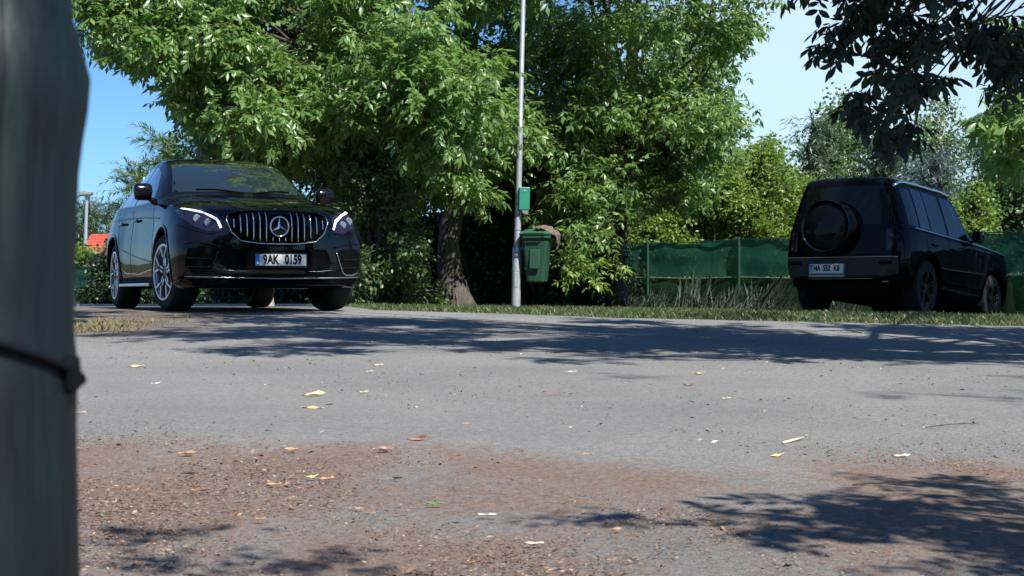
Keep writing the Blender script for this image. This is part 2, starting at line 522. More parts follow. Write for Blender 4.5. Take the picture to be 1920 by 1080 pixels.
# weeds on the verge at left
N = 3500
x = -3.6 + .9 * r.random(N) + .0; y = 9.9 + 2.4 * r.random(N)
dd = np.hypot((x + 3.15) / .30, (y - 11.0) / .8)
keep = r.random(N) < np.clip(1.15 - dd, 0.05, 1)
x, y = x[keep], y[keep]; n_ = len(x)
hgt = .02 + .05 * r.random(n_)
scatter('dry_grass', bl_v, bl_f, np.stack([x, y, zg(x, y)], 1), rot_zxy(r.random(n_) * 6.28, r.normal(0, .35, n_), r.normal(0, .3, n_)),
        np.stack([.006 + 0 * x, hgt * .8, hgt], 1), litmat('dry_blade', [(0, (.06, .075, .025)), (.5, (.14, .125, .05)), (1, (.22, .18, .09))]))
tag(bpy.data.objects['dry_grass'], 'dry yellowed weeds on the soil verge at left', kind='stuff')

# pale kerb along the far edge of the lot behind the coupe
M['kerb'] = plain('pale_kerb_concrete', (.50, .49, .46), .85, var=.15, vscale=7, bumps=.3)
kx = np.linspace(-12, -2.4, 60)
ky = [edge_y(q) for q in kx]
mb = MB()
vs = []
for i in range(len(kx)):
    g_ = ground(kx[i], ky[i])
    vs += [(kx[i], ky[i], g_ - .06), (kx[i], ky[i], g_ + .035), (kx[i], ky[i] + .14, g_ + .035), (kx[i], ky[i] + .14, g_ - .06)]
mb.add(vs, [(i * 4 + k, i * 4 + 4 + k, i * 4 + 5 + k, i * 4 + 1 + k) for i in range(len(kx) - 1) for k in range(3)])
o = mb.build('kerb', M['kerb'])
tag(o, 'pale concrete kerb behind the coupe', kind='structure')

# dark leaning blades added at the fence foot to stand in for leaf shadows
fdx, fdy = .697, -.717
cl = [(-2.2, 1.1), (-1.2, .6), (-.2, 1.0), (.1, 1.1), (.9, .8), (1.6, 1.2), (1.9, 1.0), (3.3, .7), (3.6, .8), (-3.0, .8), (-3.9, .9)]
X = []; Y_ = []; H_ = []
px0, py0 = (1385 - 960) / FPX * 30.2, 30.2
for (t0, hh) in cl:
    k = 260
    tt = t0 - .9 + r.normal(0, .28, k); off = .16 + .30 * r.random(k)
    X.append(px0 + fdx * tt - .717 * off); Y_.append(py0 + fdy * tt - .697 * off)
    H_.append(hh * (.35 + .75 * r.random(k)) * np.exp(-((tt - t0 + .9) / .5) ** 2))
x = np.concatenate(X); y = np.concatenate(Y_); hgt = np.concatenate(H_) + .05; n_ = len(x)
scatter('shadow_blades', bl_v, bl_f, np.stack([x, y, zg(x, y) - .03], 1), rot_zxy(r.normal(0, .5, n_), .62 + r.normal(0, .2, n_), r.normal(0, .15, n_)), np.stack([.012 + .022 * r.random(n_), hgt * .25, hgt], 1), M['leaf_shade_tint'])
tag(bpy.data.objects['shadow_blades'], 'dark leaning blades added as leaf shadows at the foot of the screen fence', kind='stuff')
# ------------------------------------------------------------------ foliage
def leaflet(L, W, fold=.18, droop=.12):
    v = [(0, 0, 0), (L * .45, W * .5, -fold * W), (L * .45, -W * .5, -fold * W), (L * .5, 0, 0), (L, 0, -droop * L)]
    f = [(0, 2, 3), (0, 3, 1), (2, 4, 3), (3, 4, 1)]
    return np.array(v), f
def leaflet_fine(L, W, fold=.18, droop=.18):
    v = [(0, 0, 0), (L * .22, W * .36, -fold * W * .6), (L * .22, -W * .36, -fold * W * .6), (L * .55, W * .5, -fold * W), (L * .55, -W * .5, -fold * W), (L * .82, W * .27, -droop * L * .5), (L * .82, -W * .27, -droop * L * .5),
         (L, 0, -droop * L), (L * .5, 0, 0)]
    return np.array(v), [(0, 8, 1), (0, 2, 8), (1, 8, 3), (2, 4, 8), (3, 8, 5), (4, 6, 8), (5, 8, 7), (6, 7, 8)]
def compound(nlf, L, lfL, lfW, seed, leaflet=leaflet):
    rr = np.random.default_rng(seed)
    V = []; Fc = []
    def put(v, f):
        b = len(V); V.extend(v.tolist()); Fc.extend([tuple(i + b for i in q) for q in f])
    # rachis
    put(np.array([(0, .003, 0), (0, -.003, 0), (L, 0, -.06 * L)]), [(0, 1, 2)])
    pairs = (nlf - 1) // 2
    for i in range(pairs):
        t = .32 + .55 * i / max(1, pairs - 1) if pairs > 1 else .5
        for s in (1, -1):
            sc = .75 + .35 * i / max(1, pairs) + rr.normal(0, .06)
            v, f = leaflet(lfL * sc, lfW * sc)
            a = s * R(58 + rr.normal(0, 8)); d = R(22 + rr.normal(0, 12)); ro = rr.normal(0, .35)
            Rm = rot_zxy(np.array([a]), np.array([d]), np.array([ro]))[0]
            put(v @ Rm.T + np.array([L * t, 0, -.06 * L * t]), f)
    v, f = leaflet(lfL * 1.12, lfW * 1.12)
    Rm = rot_zxy(np.array([rr.normal(0, .1)]), np.array([.35]), np.array([rr.normal(0, .3)]))[0]
    put(v @ Rm.T + np.array([L, 0, -.06 * L]), f)
    return np.array(V), np.array(Fc)
def sprig(nl, L, lfL, lfW, seed, droop=.3):
    """short twig with simple leaves"""
    rr = np.random.default_rng(seed)
    V = []; Fc = []
    for i in range(nl):
        t = (i + .5) / nl
        v, f = leaflet(lfL * (.8 + .4 * rr.random()), lfW, .15, .1)
        Rm = rot_zxy(np.array([rr.uniform(-2.2, 2.2)]), np.array([droop + rr.normal(0, .35)]), np.array([rr.normal(0, .7)]))[0]
        b = len(V)
        V.extend((v @ Rm.T + np.array([L * t, rr.normal(0, L * .12), rr.normal(0, L * .12)])).tolist())
        Fc.extend([tuple(q + b for q in ff) for ff in f])
    return np.array(V), np.array(Fc)
def needles(nl, L, nL, nW, seed):
    rr = np.random.default_rng(seed)
    V = []; Fc = []
    for i in range(nl):
        t = L * (i + .5) / nl
        a = rr.uniform(0, 6.28); sp = rr.uniform(.5, 1.1)
        d = np.array([math.cos(sp), math.sin(sp) * math.cos(a), math.sin(sp) * math.sin(a)])
        q = np.cross(d, [0, 0, 1.]); q = q / (np.linalg.norm(q) + 1e-6)
        p = np.array([t, 0, 0])
        b = len(V)
        V.extend([(p - q * nW).tolist(), (p + q * nW).tolist(), (p + d * nL).tolist()])
        Fc.append((b, b + 1, b + 2))
    return np.array(V), np.array(Fc)

TW = [compound(7, .26, .145, .062, s) for s in (1, 2, 3)]
TB = [compound(5, .22, .15, .065, s) for s in (5, 6, 7)]
TC = [compound(7, .24, .135, .055, s, leaflet_fine) for s in (11, 12, 13)]
SP = [sprig(7, .22, .075, .042, s) for s in (21, 22, 23)]
SPS = [sprig(10, .36, .07, .05, s, .5) for s in (31, 32)]
NE = [needles(26, .35, .10, .004, s) for s in (41, 42)]
NEB = [needles(22, .6, .13, .012, s) for s in (43, 44)]

def crown(parent, lobes, temps, mat, leaves_per_m2=30, twig_len=.35, per_twig=6, droop=(.15, .35), scale=1.0, nparts=0,
          name='foliage', limb_from=None, limb_mat=None, limb_r=.06, inner=.5, seed=1, kind='stuff', twig_mat=None, twigs_drawn=.35, ribs=True):
    """lobes: list of (centre, (rx,ry,rz)). Leaves hang in twig groups spread through the outer shell of every lobe."""
    rr = np.random.default_rng(seed)
    ox = np.array(parent.location)
    allp = []; alld = []
    wood = MB()
    for li, (c, rad) in enumerate(lobes):
        c = np.array(c, float); rad = np.array(rad, float)
        area = 4 * PI * (rad[0] * rad[1] * rad[2]) ** (2 / 3)
        nt_ = max(3, int(area * leaves_per_m2 / per_twig))
        d = rr.normal(0, 1, (nt_, 3)); d /= np.linalg.norm(d, axis=1)[:, None]
        rad_f = inner + (1.12 - inner) * rr.random(nt_) ** .6
        tip = c + d * rad * rad_f[:, None]
        base = c + (tip - c) * np.clip(1 - twig_len / np.linalg.norm(tip - c, axis=1), .0, 1)[:, None] - np.array([0, 0, .05])
        for k in range(nt_):
            tt = (np.arange(per_twig) + rr.random(per_twig)) / per_twig
            allp.append(base[k] + (tip[k] - base[k]) * tt[:, None] + rr.normal(0, .03, (per_twig, 3)))
            dd_ = d[k] * .55 + rr.normal(0, .55, (per_twig, 3))
            alld.append(dd_)
            if rr.random() < twigs_drawn:
                q = c + (tip[k] - c) * .25 + rr.normal(0, .04, 3)
                mid_ = (q + tip[k]) / 2 + np.array([0, 0, .06])
                wood.tube([q - ox, mid_ - ox, tip[k] - ox], [.012 * scale, .008 * scale, .004 * scale], 3, False)
        if limb_from is not None:
            b0 = np.array(limb_from[0]) + (np.array(limb_from[1]) - np.array(limb_from[0])) * rr.random()
            b0 = b0 if limb_from[1] is not None else np.array(limb_from[0])
            m1 = b0 + (c - b0) * .5 + rr.normal(0, .15, 3) + np.array([0, 0, .12 * np.linalg.norm(c - b0) * .5])
            wood.tube([b0 - ox, b0 + (m1 - b0) * .5 + rr.normal(0, .06, 3) - ox, m1 - ox, m1 + (c - m1) * .55 + rr.normal(0, .08, 3) - ox, c - ox],
                      [limb_r, limb_r * .8, limb_r * .62, limb_r * .42, limb_r * .22], 6)
    P = np.concatenate(allp); D = np.concatenate(alld)
    az = np.arctan2(D[:, 1], D[:, 0])
    tl = -np.arctan2(D[:, 2], np.hypot(D[:, 0], D[:, 1])) * .5 + rr.normal(droop[0], droop[1], len(P))
    ro = rr.normal(0, .45, len(P))
    Rm = rot_zxy(az, tl, ro)
    sc = scale * (.75 + .5 * rr.random(len(P)))
    which = rr.integers(0, len(temps), len(P))
    # the leaves that show largest become leaf objects of their own
    picked = np.zeros(len(P), bool)
    if nparts:
        u = 960 + P[:, 0] / np.maximum(P[:, 1], .1) * FPX; vv = HOR - (P[:, 2] - CZ) / np.maximum(P[:, 1], .1) * FPX
        inside = (u > 150) & (u < 1910) & (vv > 5) & (vv < 1000) & (P[:, 1] > 1)
        key = np.where(inside, P[:, 1], 1e9)
        idx = np.argsort(key)[:nparts]
        idx = idx[key[idx] < 1e8]
        picked[idx] = True
        meshes = [np_mesh('leaf', tv, tf, mat) for tv, tf in temps]
        for i in idx:
            o = bpy.data.objects.new('leaf', meshes[which[i]])
            link(o, parent)
            mtx = Matrix([list(Rm[i][0] * sc[i]) + [P[i][0] - ox[0]], list(Rm[i][1] * sc[i]) + [P[i][1] - ox[1]], list(Rm[i][2] * sc[i]) + [P[i][2] - ox[2]], [0, 0, 0, 1]])
            o.matrix_local = mtx
    VV = []; FF = []; off = 0
    for w_ in range(len(temps)):
        s = (which == w_) & ~picked
        if not s.any(): continue
        tv, tf = temps[w_]
        n_ = s.sum(); nv = len(tv)
        pv = np.einsum('nij,nvj->nvi', Rm[s], tv[None] * sc[s][:, None, None]) + (P[s] - ox)[:, None, :]
        VV.append(pv.reshape(-1, 3))
        FF.append((tf[None] + (np.arange(n_) * nv)[:, None, None]).reshape(-1, 3) + off)
        off += n_ * nv
    o = mobj(name, np_mesh(name, np.concatenate(VV), np.concatenate(FF), mat), parent)
    o['kind'] = 'stuff'
    if wood.v:
        wood.build('branches', twig_mat or M['bark_dark'], parent, smooth=True, recalc=False)
    return len(P)

def trunk(parent, pts, rads, mat, n=12, name='trunk', wob=.12, seed=0):
    ox = Vector(parent.location)
    rr = random.Random(seed)
    P = [];Rd = []
    for i in range(len(pts) - 1):
        for k in range(4):
            t = k / 4
            P.append(Vector(pts[i]).lerp(Vector(pts[i + 1]), t) - ox); Rd.append(rads[i] + (rads[i + 1] - rads[i]) * t)
    P.append(Vector(pts[-1]) - ox); Rd.append(rads[-1])
    mb = MB(); mb.tube(P, Rd, n)
    # uneven surface
    vs = []
    for i, v in enumerate(mb.v):
        ring = min(i // n, len(P) - 1)
        c = P[ring]; a = 2 * PI * (i % n) / n
        f = 1 + wob * (math.sin(3 * a + ring * .35 + seed) * .6 + rr.uniform(-.5, .5))
        vs.append(tuple(c + (Vector(v) - c) * f))
    mb.v = vs
    return mb.build(name, mat, parent, smooth=True)

def lobes_px(regions, seed, ):
    """random lobes: regions = list of (u0,v0,u1,v1,d0,d1,n,r0,r1)"""
    rr = random.Random(seed)
    out = []
    for (u0, v0, u1, v1, d0, d1, n_, r0, r1) in regions:
        for k in range(n_):
            d = rr.uniform(d0, d1)
            p = at(rr.uniform(u0, u1), rr.uniform(v0, v1), d)
            q = rr.uniform(r0, r1)
            out.append((tuple(p), (q * rr.uniform(.85, 1.3), q * rr.uniform(.85, 1.2), q * rr.uniform(.6, .9))))
    return out
# ------------------------------------------------------------------ trees, shrubs, hedges
def tree(name, base, label, cat='tree', group=None):
    return empty(name, base, label=label, cat=cat, group=group)
# walnut with the leaning trunk
b0 = at(862, 572, 23.5); b0.z = ground(b0.x, b0.y) - .08
tA = tree('walnut_tree', b0, 'large sunlit walnut tree with a leaning grey trunk beside the lamp pole')
tp = [b0, at(846, 520, 23.5), at(842, 460, 23.5), at(850, 400, 23.6), at(862, 300, 23.8), at(850, 180, 24), at(880, 20, 24), at(860, -150, 24)]
trunk(tA, tp, [.27, .20, .175, .165, .16, .15, .12, .07], M['bark'], seed=2, wob=.2)
lobA = lobes_px([(185, -30, 330, 45, 19, 21, 7, .42, .6), (290, 0, 450, 95, 19, 22, 9, .5, .7), (335, 110, 450, 175, 19.5, 21, 5, .35, .5),
                 (400, 90, 560, 250, 20, 24, 11, .5, .75), (430, 30, 900, 330, 19.5, 23, 40, .5, .8), (430, 60, 900, 330, 23, 27, 16, .8, 1.1),
                 (650, 310, 880, 350, 21.5, 24, 6, .3, .5), (385, 230, 480, 285, 21, 23, 5, .4, .55), (180, -50, 480, 10, 19.5, 22, 10, .5, .7), (480, -60, 950, 20, 20, 24, 12, .6, .8), (250, -380, 1000, -120, 22, 27, 8, .8, 1.2)], 5)
crown(tA, lobA, TW, M['leaf_walnut'], 31, .4, 6, (.45, .4), .88, 300, limb_from=(tp[3], tp[5]), limb_r=.05, seed=11, twigs_drawn=.14)
rr = random.Random(77)
top_ = [((rr.uniform(-2.7, 3.2), rr.uniform(20.5, 24), rr.uniform(6.4, 10.4)), (rr.uniform(.9, 1.3),) * 2 + (rr.uniform(.8, 1.0),)) for k in range(24)]
crown(tA, top_, TW, M['leaf_walnut'], 15, .4, 6, (.45, .4), 1.1, 0, name='upper_foliage', seed=29, twigs_drawn=.1)
# second broad tree on the right
b1 = at(1160, 575, 26.5); b1.z = ground(b1.x, b1.y) - .08
tB = tree('broadleaf_tree', b1, 'wide dense broadleaf tree right of the lamp pole, its branches drooping over the green bin')
tp = [b1, at(1150, 480, 26.5), at(1165, 350, 26.5), at(1180, 180, 26.5), at(1200, -50, 26.5)]
trunk(tB, tp, [.22, .17, .15, .12, .06], M['bark_dark'], seed=5)
lobB = lobes_px([(930, 20, 1330, 330, 22.5, 26, 50, .5, .8), (930, 40, 1330, 330, 26, 29, 16, .8, 1.1), (1330, 20, 1400, 110, 23, 25, 7, .35, .5),
                 (1300, 130, 1375, 260, 23.5, 26, 8, .35, .5), (1015, 330, 1130, 430, 22.5, 24.5, 12, .35, .5), (1060, 420, 1130, 490, 22.2, 23.5, 8, .22, .36),
                 (1150, 300, 1300, 400, 24, 27, 12, .4, .6), (930, -330, 1420, -40, 23, 28, 10, .8, 1.2)], 9)
crown(tB, lobB, TB, M['leaf_walnut'], 33, .4, 6, (.4, .4), .80, 300, limb_from=(tp[1], tp[3]), limb_r=.045, seed=12, twigs_drawn=.14)
# a drooping bough that reaches down beside the bin
lobs = [(tuple(at(u, v, d)), (r_, r_, r_ * .8)) for (u, v, d, r_) in ((1075, 470, 22.6, .24), (1095, 505, 22.5, .2), (1115, 525, 22.4, .16), (1140, 475, 22.8, .2), (1062, 510, 22.4, .14), (1160, 500, 22.9, .14))]
crown(tB, lobs, TB, M['leaf_hedge'], 46, .2, 5, (.4, .3), .62, 0, name='low_foliage', seed=14)
# dark understorey shrubs behind the trunk
specs = [(700, 440, 20.6, 'ragged grey green shrub directly right of the parked coupe SUV', 'leaf_deep', .8), (752, 520, 21.6, 'low twiggy shrub left of the leaning walnut trunk', 'leaf_deep', .8),
         (905, 505, 25.6, 'dark shrub between the walnut trunk and the lamp pole', 'leaf_dark', .9), (1010, 480, 25.4, 'dark shrub standing behind the green bin', 'leaf_dark', 1.0)]
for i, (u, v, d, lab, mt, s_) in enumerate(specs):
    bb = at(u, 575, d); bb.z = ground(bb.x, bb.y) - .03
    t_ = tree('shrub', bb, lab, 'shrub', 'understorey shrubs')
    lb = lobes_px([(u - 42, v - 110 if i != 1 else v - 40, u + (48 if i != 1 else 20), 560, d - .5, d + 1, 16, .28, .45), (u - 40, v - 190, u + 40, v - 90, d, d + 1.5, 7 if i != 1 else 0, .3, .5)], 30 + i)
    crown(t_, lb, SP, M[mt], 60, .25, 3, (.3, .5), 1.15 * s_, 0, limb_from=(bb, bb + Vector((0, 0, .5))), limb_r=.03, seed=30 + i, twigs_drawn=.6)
# tall dark hedge closing the view behind them
def hedge(name, label, u0, u1, vtop, d, mt, n_, seed, vb=575, thick=1.2, temps=SP, lpm=40, sc=1.5, r=(.5, .7), cat='hedge', group=None):
    bb = at((u0 + u1) / 2, vb, d); bb.z = ground(bb.x, bb.y) - .03
    t_ = tree(name, bb, label, cat, group)
    lb = lobes_px([(u0, vtop, u1, vb, d, d + thick, n_, *r)], seed)
    crown(t_, lb, temps, M[mt], lpm, .25, 3, (.3, .5), sc, 0, limb_from=(bb, bb + Vector((0, 0, .6))), limb_r=.04, seed=seed, twigs_drawn=.2)
    return t_
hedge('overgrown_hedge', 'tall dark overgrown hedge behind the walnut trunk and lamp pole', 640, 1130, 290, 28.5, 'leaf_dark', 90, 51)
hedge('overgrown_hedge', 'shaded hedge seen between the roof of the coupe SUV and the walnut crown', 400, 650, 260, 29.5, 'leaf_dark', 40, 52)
# bright shrubs over the fence
bright = [(1140, 370, 33.5, 300, 'bright small-leaved shrub above the left end of the green screen fence'), (1235, 380, 34, 300, 'pale green shrub rising behind the second fence post'),
          (1330, 370, 34, 285, 'light green shrub behind the middle bay of the screen fence'), (1415, 350, 34.5, 262, 'tall thin topped shrub behind the fence, right of the broadleaf tree'),
          (1490, 380, 33, 320, 'yellow green shrub just left of the boxy off-roader')]
for i, (u, v, d, vt, lab) in enumerate(bright):
    bb = at(u, 578, d); bb.z = ground(bb.x, bb.y) - .03
    t_ = tree('shrub', bb, lab, 'shrub', 'sunlit shrubs behind the fence')
    w_ = 62 if i < 4 else 45
    lb = lobes_px([(u - w_, vt + 30, u + w_, 520, d - .4, d + 1.2, 22, .35, .6), (u - w_ * .5, vt, u + w_ * .5, vt + 60, d, d + 1, 5, .2, .35)], 60 + i)
    crown(t_, lb, SP, M['leaf_hedge'], 56, .3, 3, (.2, .5), 1.25, 0, limb_from=(bb, bb + Vector((0, 0, .8))), limb_r=.03, seed=60 + i, twigs_drawn=.5)
# trees far behind the fence
def far_tree(name, label, u, vtop, vbot, d, wpx, mt, temps, sc, lpm, seed, shape='round', group='trees beyond the fence', n_=26, bark='bark_dark', per=3, tw=.3):
    bb = at(u, HOR, d); bb.z = ground(bb.x, bb.y) - .1
    t_ = tree(name, bb, label, 'tree', group)
    top = at(u, vtop, d); bot = at(u, vbot, d)
    trunk(t_, [bb, Vector((top.x, d, (bot.z + bb.z) / 2)), Vector((top.x, d, top.z - .1))], [.22 * d / 50, .17 * d / 50, .03], M[bark], 8, seed=seed)
    rr = random.Random(seed)
    lb = []
    wm = wpx / FPX * d / 2
    H = top.z - bot.z
    for k in range(n_):
        t = (k + .5) / n_
        if shape == 'cone': rad = wm * (1 - t) ** .85 + .12
        else: rad = wm * math.sin(PI * min(.97, max(.06, t * .86 + .10))) ** .65
        a = rr.uniform(0, 2 * PI); q = rad * rr.uniform(.25, .82)
        s_ = max(.16 * wm, rad * rr.uniform(.34, .5))
        lb.append(((top.x + q * math.cos(a), d + q * math.sin(a), bot.z + H * t - s_ * .5), (s_, s_, s_ * (.55 if shape == 'cone' else .95))))
    crown(t_, lb, temps, M[mt], lpm, .4 * d / 50, per, (.35, .4), sc, 0, limb_from=(Vector((top.x, d, bot.z)), Vector((top.x, d, top.z - .2 * H))), limb_r=.05, seed=seed, twigs_drawn=.05, twig_mat=M[bark])
    return t_
far_tree('birch_tree', 'tall pale weeping birch beyond the fence, left one behind the off-roader roof', 1585, 165, 470, 62, 170, 'leaf_birch', SPS, 2.3, 9, 71, n_=40, bark='bark_birch')
far_tree('spruce_tree', 'dark spruce at the left foot of the pale birch', 1525, 212, 480, 55, 105, 'leaf_pine', NEB, 1.8, 18, 72, 'cone', n_=30)
far_tree('birch_tree', 'slender rounded birch top beyond the fence, above the off-roader windscreen', 1760, 168, 460, 66, 120, 'leaf_birch', SPS, 2.3, 9, 73, n_=34, bark='bark_birch')
far_tree('pine_tree', 'yellow green pine between the two birches', 1672, 235, 480, 50, 120, 'leaf_pine', NEB, 1.8, 20, 74, n_=30)
far_tree('blue_spruce_tree', 'bluish spruce directly behind the off-roader windscreen', 1755, 275, 480, 44, 150, 'leaf_blue', NEB, 1.6, 22, 75, 'cone', n_=32)
far_tree('broadleaf_tree', 'dark leafy tree beyond the fence at the right edge of the picture', 1890, 285, 470, 42, 150, 'leaf_deep', SP, 2.0, 22, 76, n_=30)
far_tree('broadleaf_tree', 'small bright green tree above the bonnet of the off-roader', 1828, 338, 470, 34, 85, 'leaf_hedge', SP, 1.3, 40, 77, n_=26)
far_tree('broadleaf_tree', 'grey green rounded tree filling the gap behind the fence shrubs', 1440, 275, 470, 58, 150, 'leaf_birch', SP, 3.0, 12, 78, n_=34)
far_tree('spruce_tree', 'dark spruce between the blue spruce and the right edge of the picture', 1845, 250, 480, 58, 110, 'leaf_pine', NEB, 1.8, 18, 79, 'cone', n_=30)
# left, behind the coupe
GL = 'trees far off at the left'
far_tree('pine_tree', 'pale bluish pine with upright shoots behind the coupe roof', 318, 245, 470, 46, 150, 'leaf_birch', NEB, 1.7, 20, 81, 'cone', GL, n_=40)
far_tree('pine_tree', 'low pine just left of the coupe mirror', 262, 300, 500, 50, 90, 'leaf_pine', NEB, 1.7, 20, 82, 'cone', GL, n_=34)
far_tree('conifer_tree', 'dark conifer behind the head of the far street lamp', 168, 365, 520, 130, 60, 'leaf_pine', NEB, 3.0, 12, 83, 'round', GL, n_=24)
far_tree('conifer_tree', 'small conifer between the far street lamp and the coupe', 205, 380, 520, 135, 46, 'leaf_blue', NEB, 3.0, 12, 84, 'cone', GL, n_=24)
far_tree('conifer_tree', 'dark conifer at the very left beyond the near post', 120, 372, 520, 135, 60, 'leaf_pine', NEB, 3.0, 10, 85, 'round', GL, n_=20)
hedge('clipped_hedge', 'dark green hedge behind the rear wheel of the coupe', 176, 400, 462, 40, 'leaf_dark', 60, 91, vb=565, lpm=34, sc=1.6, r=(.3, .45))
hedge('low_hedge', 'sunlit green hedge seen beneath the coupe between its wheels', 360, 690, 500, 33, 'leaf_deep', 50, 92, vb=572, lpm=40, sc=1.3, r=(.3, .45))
hedge('shrub', 'bright yellow green bush beside the foot of the far street lamp', 136, 172, 470, 62, 'leaf_hedge', 12, 93, vb=500, lpm=20, sc=2.0, r=(.35, .5), cat='shrub')
# distant woods closing the horizon
bw = at(1200, HOR, 95); bw.z = ground(bw.x, bw.y)
o_ = empty('distant_wood', bw, label='distant wood closing the horizon behind the fence and shrubs', cat='woods')
lb = [((x_, 92 + random.uniform(0, 10), random.uniform(-1, 6)), (2.6, 2.6, 2.4)) for x_ in np.arange(-44, 52, 1.3) if not (-36 < x_ < -23)]
lb = [(c_, r_) for c_, r_ in lb if not (c_[0] < -19 and c_[2] > 3.2)]
crown(o_, lb, SP, M['leaf_deep'], 5, .8, 2, (.3, .4), 4.5, 0, seed=99, twigs_drawn=0)

# ------------------------------------------------------------------ shade trees that overhang the lot from the right
def ground_base(x, y): return Vector((x, y, ground(x, y) - .05))
bC = ground_base(5.6, 6.6)
tC = tree('walnut_tree', bC, 'near walnut tree whose boughs, coloured dark as if in shade, hang into the upper right corner')
tp = [bC, Vector((5.5, 6.7, 1.6)), Vector((5.2, 6.9, 3.2)), Vector((4.6, 7.3, 5.2))]
trunk(tC, tp, [.24, .19, .16, .09], M['bark'], seed=8)
rr = random.Random(21)
lobC = []
def shadow_lobe(xs_, ys_, h, r_):
    """crown lobe whose shade lands at ground point xs, ys when it hangs h above it"""
    return ((xs_ + .482 * h, ys_ - .714 * h, ground(xs_, ys_) + h), (r_, r_, r_ * .55))
for k in range(46):
    lobC.append(shadow_lobe(rr.uniform(-2.6, 6.0), rr.uniform(9.9, 13.2), rr.uniform(4.6, 6.6), rr.uniform(.4, .62)))
for k in range(30):
    lobC.append(shadow_lobe(rr.uniform(-1.8, 5.5), rr.uniform(7.7, 9.6), rr.uniform(4.6, 6.0), rr.uniform(.10, .22)))
for k in range(13):
    lobC.append(shadow_lobe(rr.uniform(-4.6, -2.2), rr.uniform(12.0, 15.5), rr.uniform(5.0, 6.6), rr.uniform(.3, .5)))
for k in range(12):
    lobC.append(shadow_lobe(rr.uniform(1.6, 8), rr.uniform(13.0, 16.5), rr.uniform(5.0, 6.6), rr.uniform(.4, .6)))
crown(tC, lobC, TC, M['leaf_walnut'], 30, .4, 6, (.35, .4), 1.0, 0, limb_from=(tp[1], tp[-1]), limb_r=.05, seed=21)
lobH = [shadow_lobe(sx_, sy_, 7.6, r_) for sx_, sy_, r_ in ((1.5, 5.75, .12), (1.75, 5.65, .08), (2.15, 5.3, .08), (2.3, 5.9, .1), (2.0, 4.7, .07), (2.5, 6.9, .1), (.6, 6.7, .06))]
crown(tC, lobH, SP, M['leaf_walnut'], 26, .2, 2, (.35, .4), .9, 0, name='sparse_foliage', seed=28, twigs_drawn=0)
# the boughs that hang into view, shade put into their leaf colour
def px_lobe(u, v, d, r_): return (tuple(at(u, v, d)), (r_, r_, r_ * .8))
hang = []
for (u0, v0, u1, v1, n_, r0, r1) in ((1550, 15, 1780, 70, 8, .10, .17), (1780, 0, 1910, 60, 4, .10, .16), (1610, 70, 1710, 130, 3, .08, .12), (1880, 60, 1925, 150, 3, .10, .14),
                                   (1600, 170, 1680, 210, 2, .06, .09), (1655, 205, 1710, 232, 2, .05, .07), (1690, 120, 1740, 170, 1, .05, .07), (1560, -110, 1920, -10, 10, .2, .28)):
    for k in range(n_):
        hang.append(px_lobe(rr.uniform(u0, u1), rr.uniform(v0, v1), rr.uniform(8.2, 9.4), rr.uniform(r0, r1)))
crown(tC, hang, TC, M['leaf_shade_tint'], 15, .18, 4, (.6, .4), .68, 300, name='hanging_foliage', limb_from=(Vector((4.6, 7.4, 3.2)), Vector((4.2, 7.8, 3.6))), limb_r=.018, seed=22, inner=.2)
above = [((rr.uniform(2.2, 4.6), rr.uniform(6.0, 7.6), rr.uniform(3.2, 4.6)), (.5, .5, .3)) for k in range(20)]
crown(tC, above, TC, M['leaf_walnut'], 34, .3, 6, (.35, .4), 1.0, 0, name='inner_foliage', seed=26)
# crown above the off-roader
bD = ground_base(11.2, 15.8)
tD = tree('walnut_tree', bD, 'walnut tree at the right edge shading the boxy off-roader')
tp = [bD, Vector((11.1, 16, 2)), Vector((10.6, 16.6, 4.2)), Vector((10, 17.4, 7))]
trunk(tD, tp, [.28, .22, .18, .08], M['bark'], seed=9)
lobD = []
for k in range(46):
    h = rr.uniform(5.2, 8.0)
    lobD.append(shadow_lobe(rr.uniform(3.4, 9.4), rr.uniform(18.5, 27), h, rr.uniform(.6, .95)))
for (u0, v0, u1, v1, n_, r0, r1) in ((1870, 160, 1940, 250, 8, .2, .32), (1890, 20, 1960, 120, 5, .25, .35), (1890, 260, 1960, 290, 3, .15, .25), (1845, 170, 1860, 240, 2, .12, .16)):
    for k in range(n_):
        lobD.append(px_lobe(rr.uniform(u0, u1), rr.uniform(v0, v1), rr.uniform(15.5, 17), rr.uniform(r0, r1)))
lobD = [(c_, r_) for c_, r_ in lobD if c_[2] - r_[2] > CZ + .203 * c_[1] or c_[0] / c_[1] > .30]
crown(tD, lobD, TW, M['leaf_walnut'], 24, .4, 6, (.35, .4), 1.0, 160, limb_from=(tp[1], tp[-1]), limb_r=.06, seed=23)
# small tree beside the camera: its shade lies on the near asphalt
bE = ground_base(3.6, -.4)
tE = tree('young_walnut_tree', bE, 'young walnut tree beside the viewpoint throwing the dark blotches on the near asphalt')
tp = [bE, Vector((3.5, -.3, 1.2)), Vector((3.1, .0, 2.4)), Vector((2.5, .4, 3.3))]
trunk(tE, tp, [.10, .08, .06, .03], M['bark'], seed=10)
lobE = []
for (xs0, xs1, ys0, ys1, n_, r0, r1) in ((.44, 1.5, 2.62, 3.35, 19, .09, .16), (.40, .46, 2.70, 2.8, 1, .04, .05), (.5, 1.3, 2.25, 2.6, 7, .08, .14)):
    for k in range(n_):
        lobE.append(shadow_lobe(rr.uniform(xs0, xs1), rr.uniform(ys0, ys1), rr.uniform(1.7, 2.3), rr.uniform(r0, r1)))
crown(tE, lobE, TC, M['leaf_walnut'], 95, .1, 4, (.35, .3), .50, 0, limb_from=(tp[1], tp[-1]), limb_r=.02, seed=24, inner=.2)

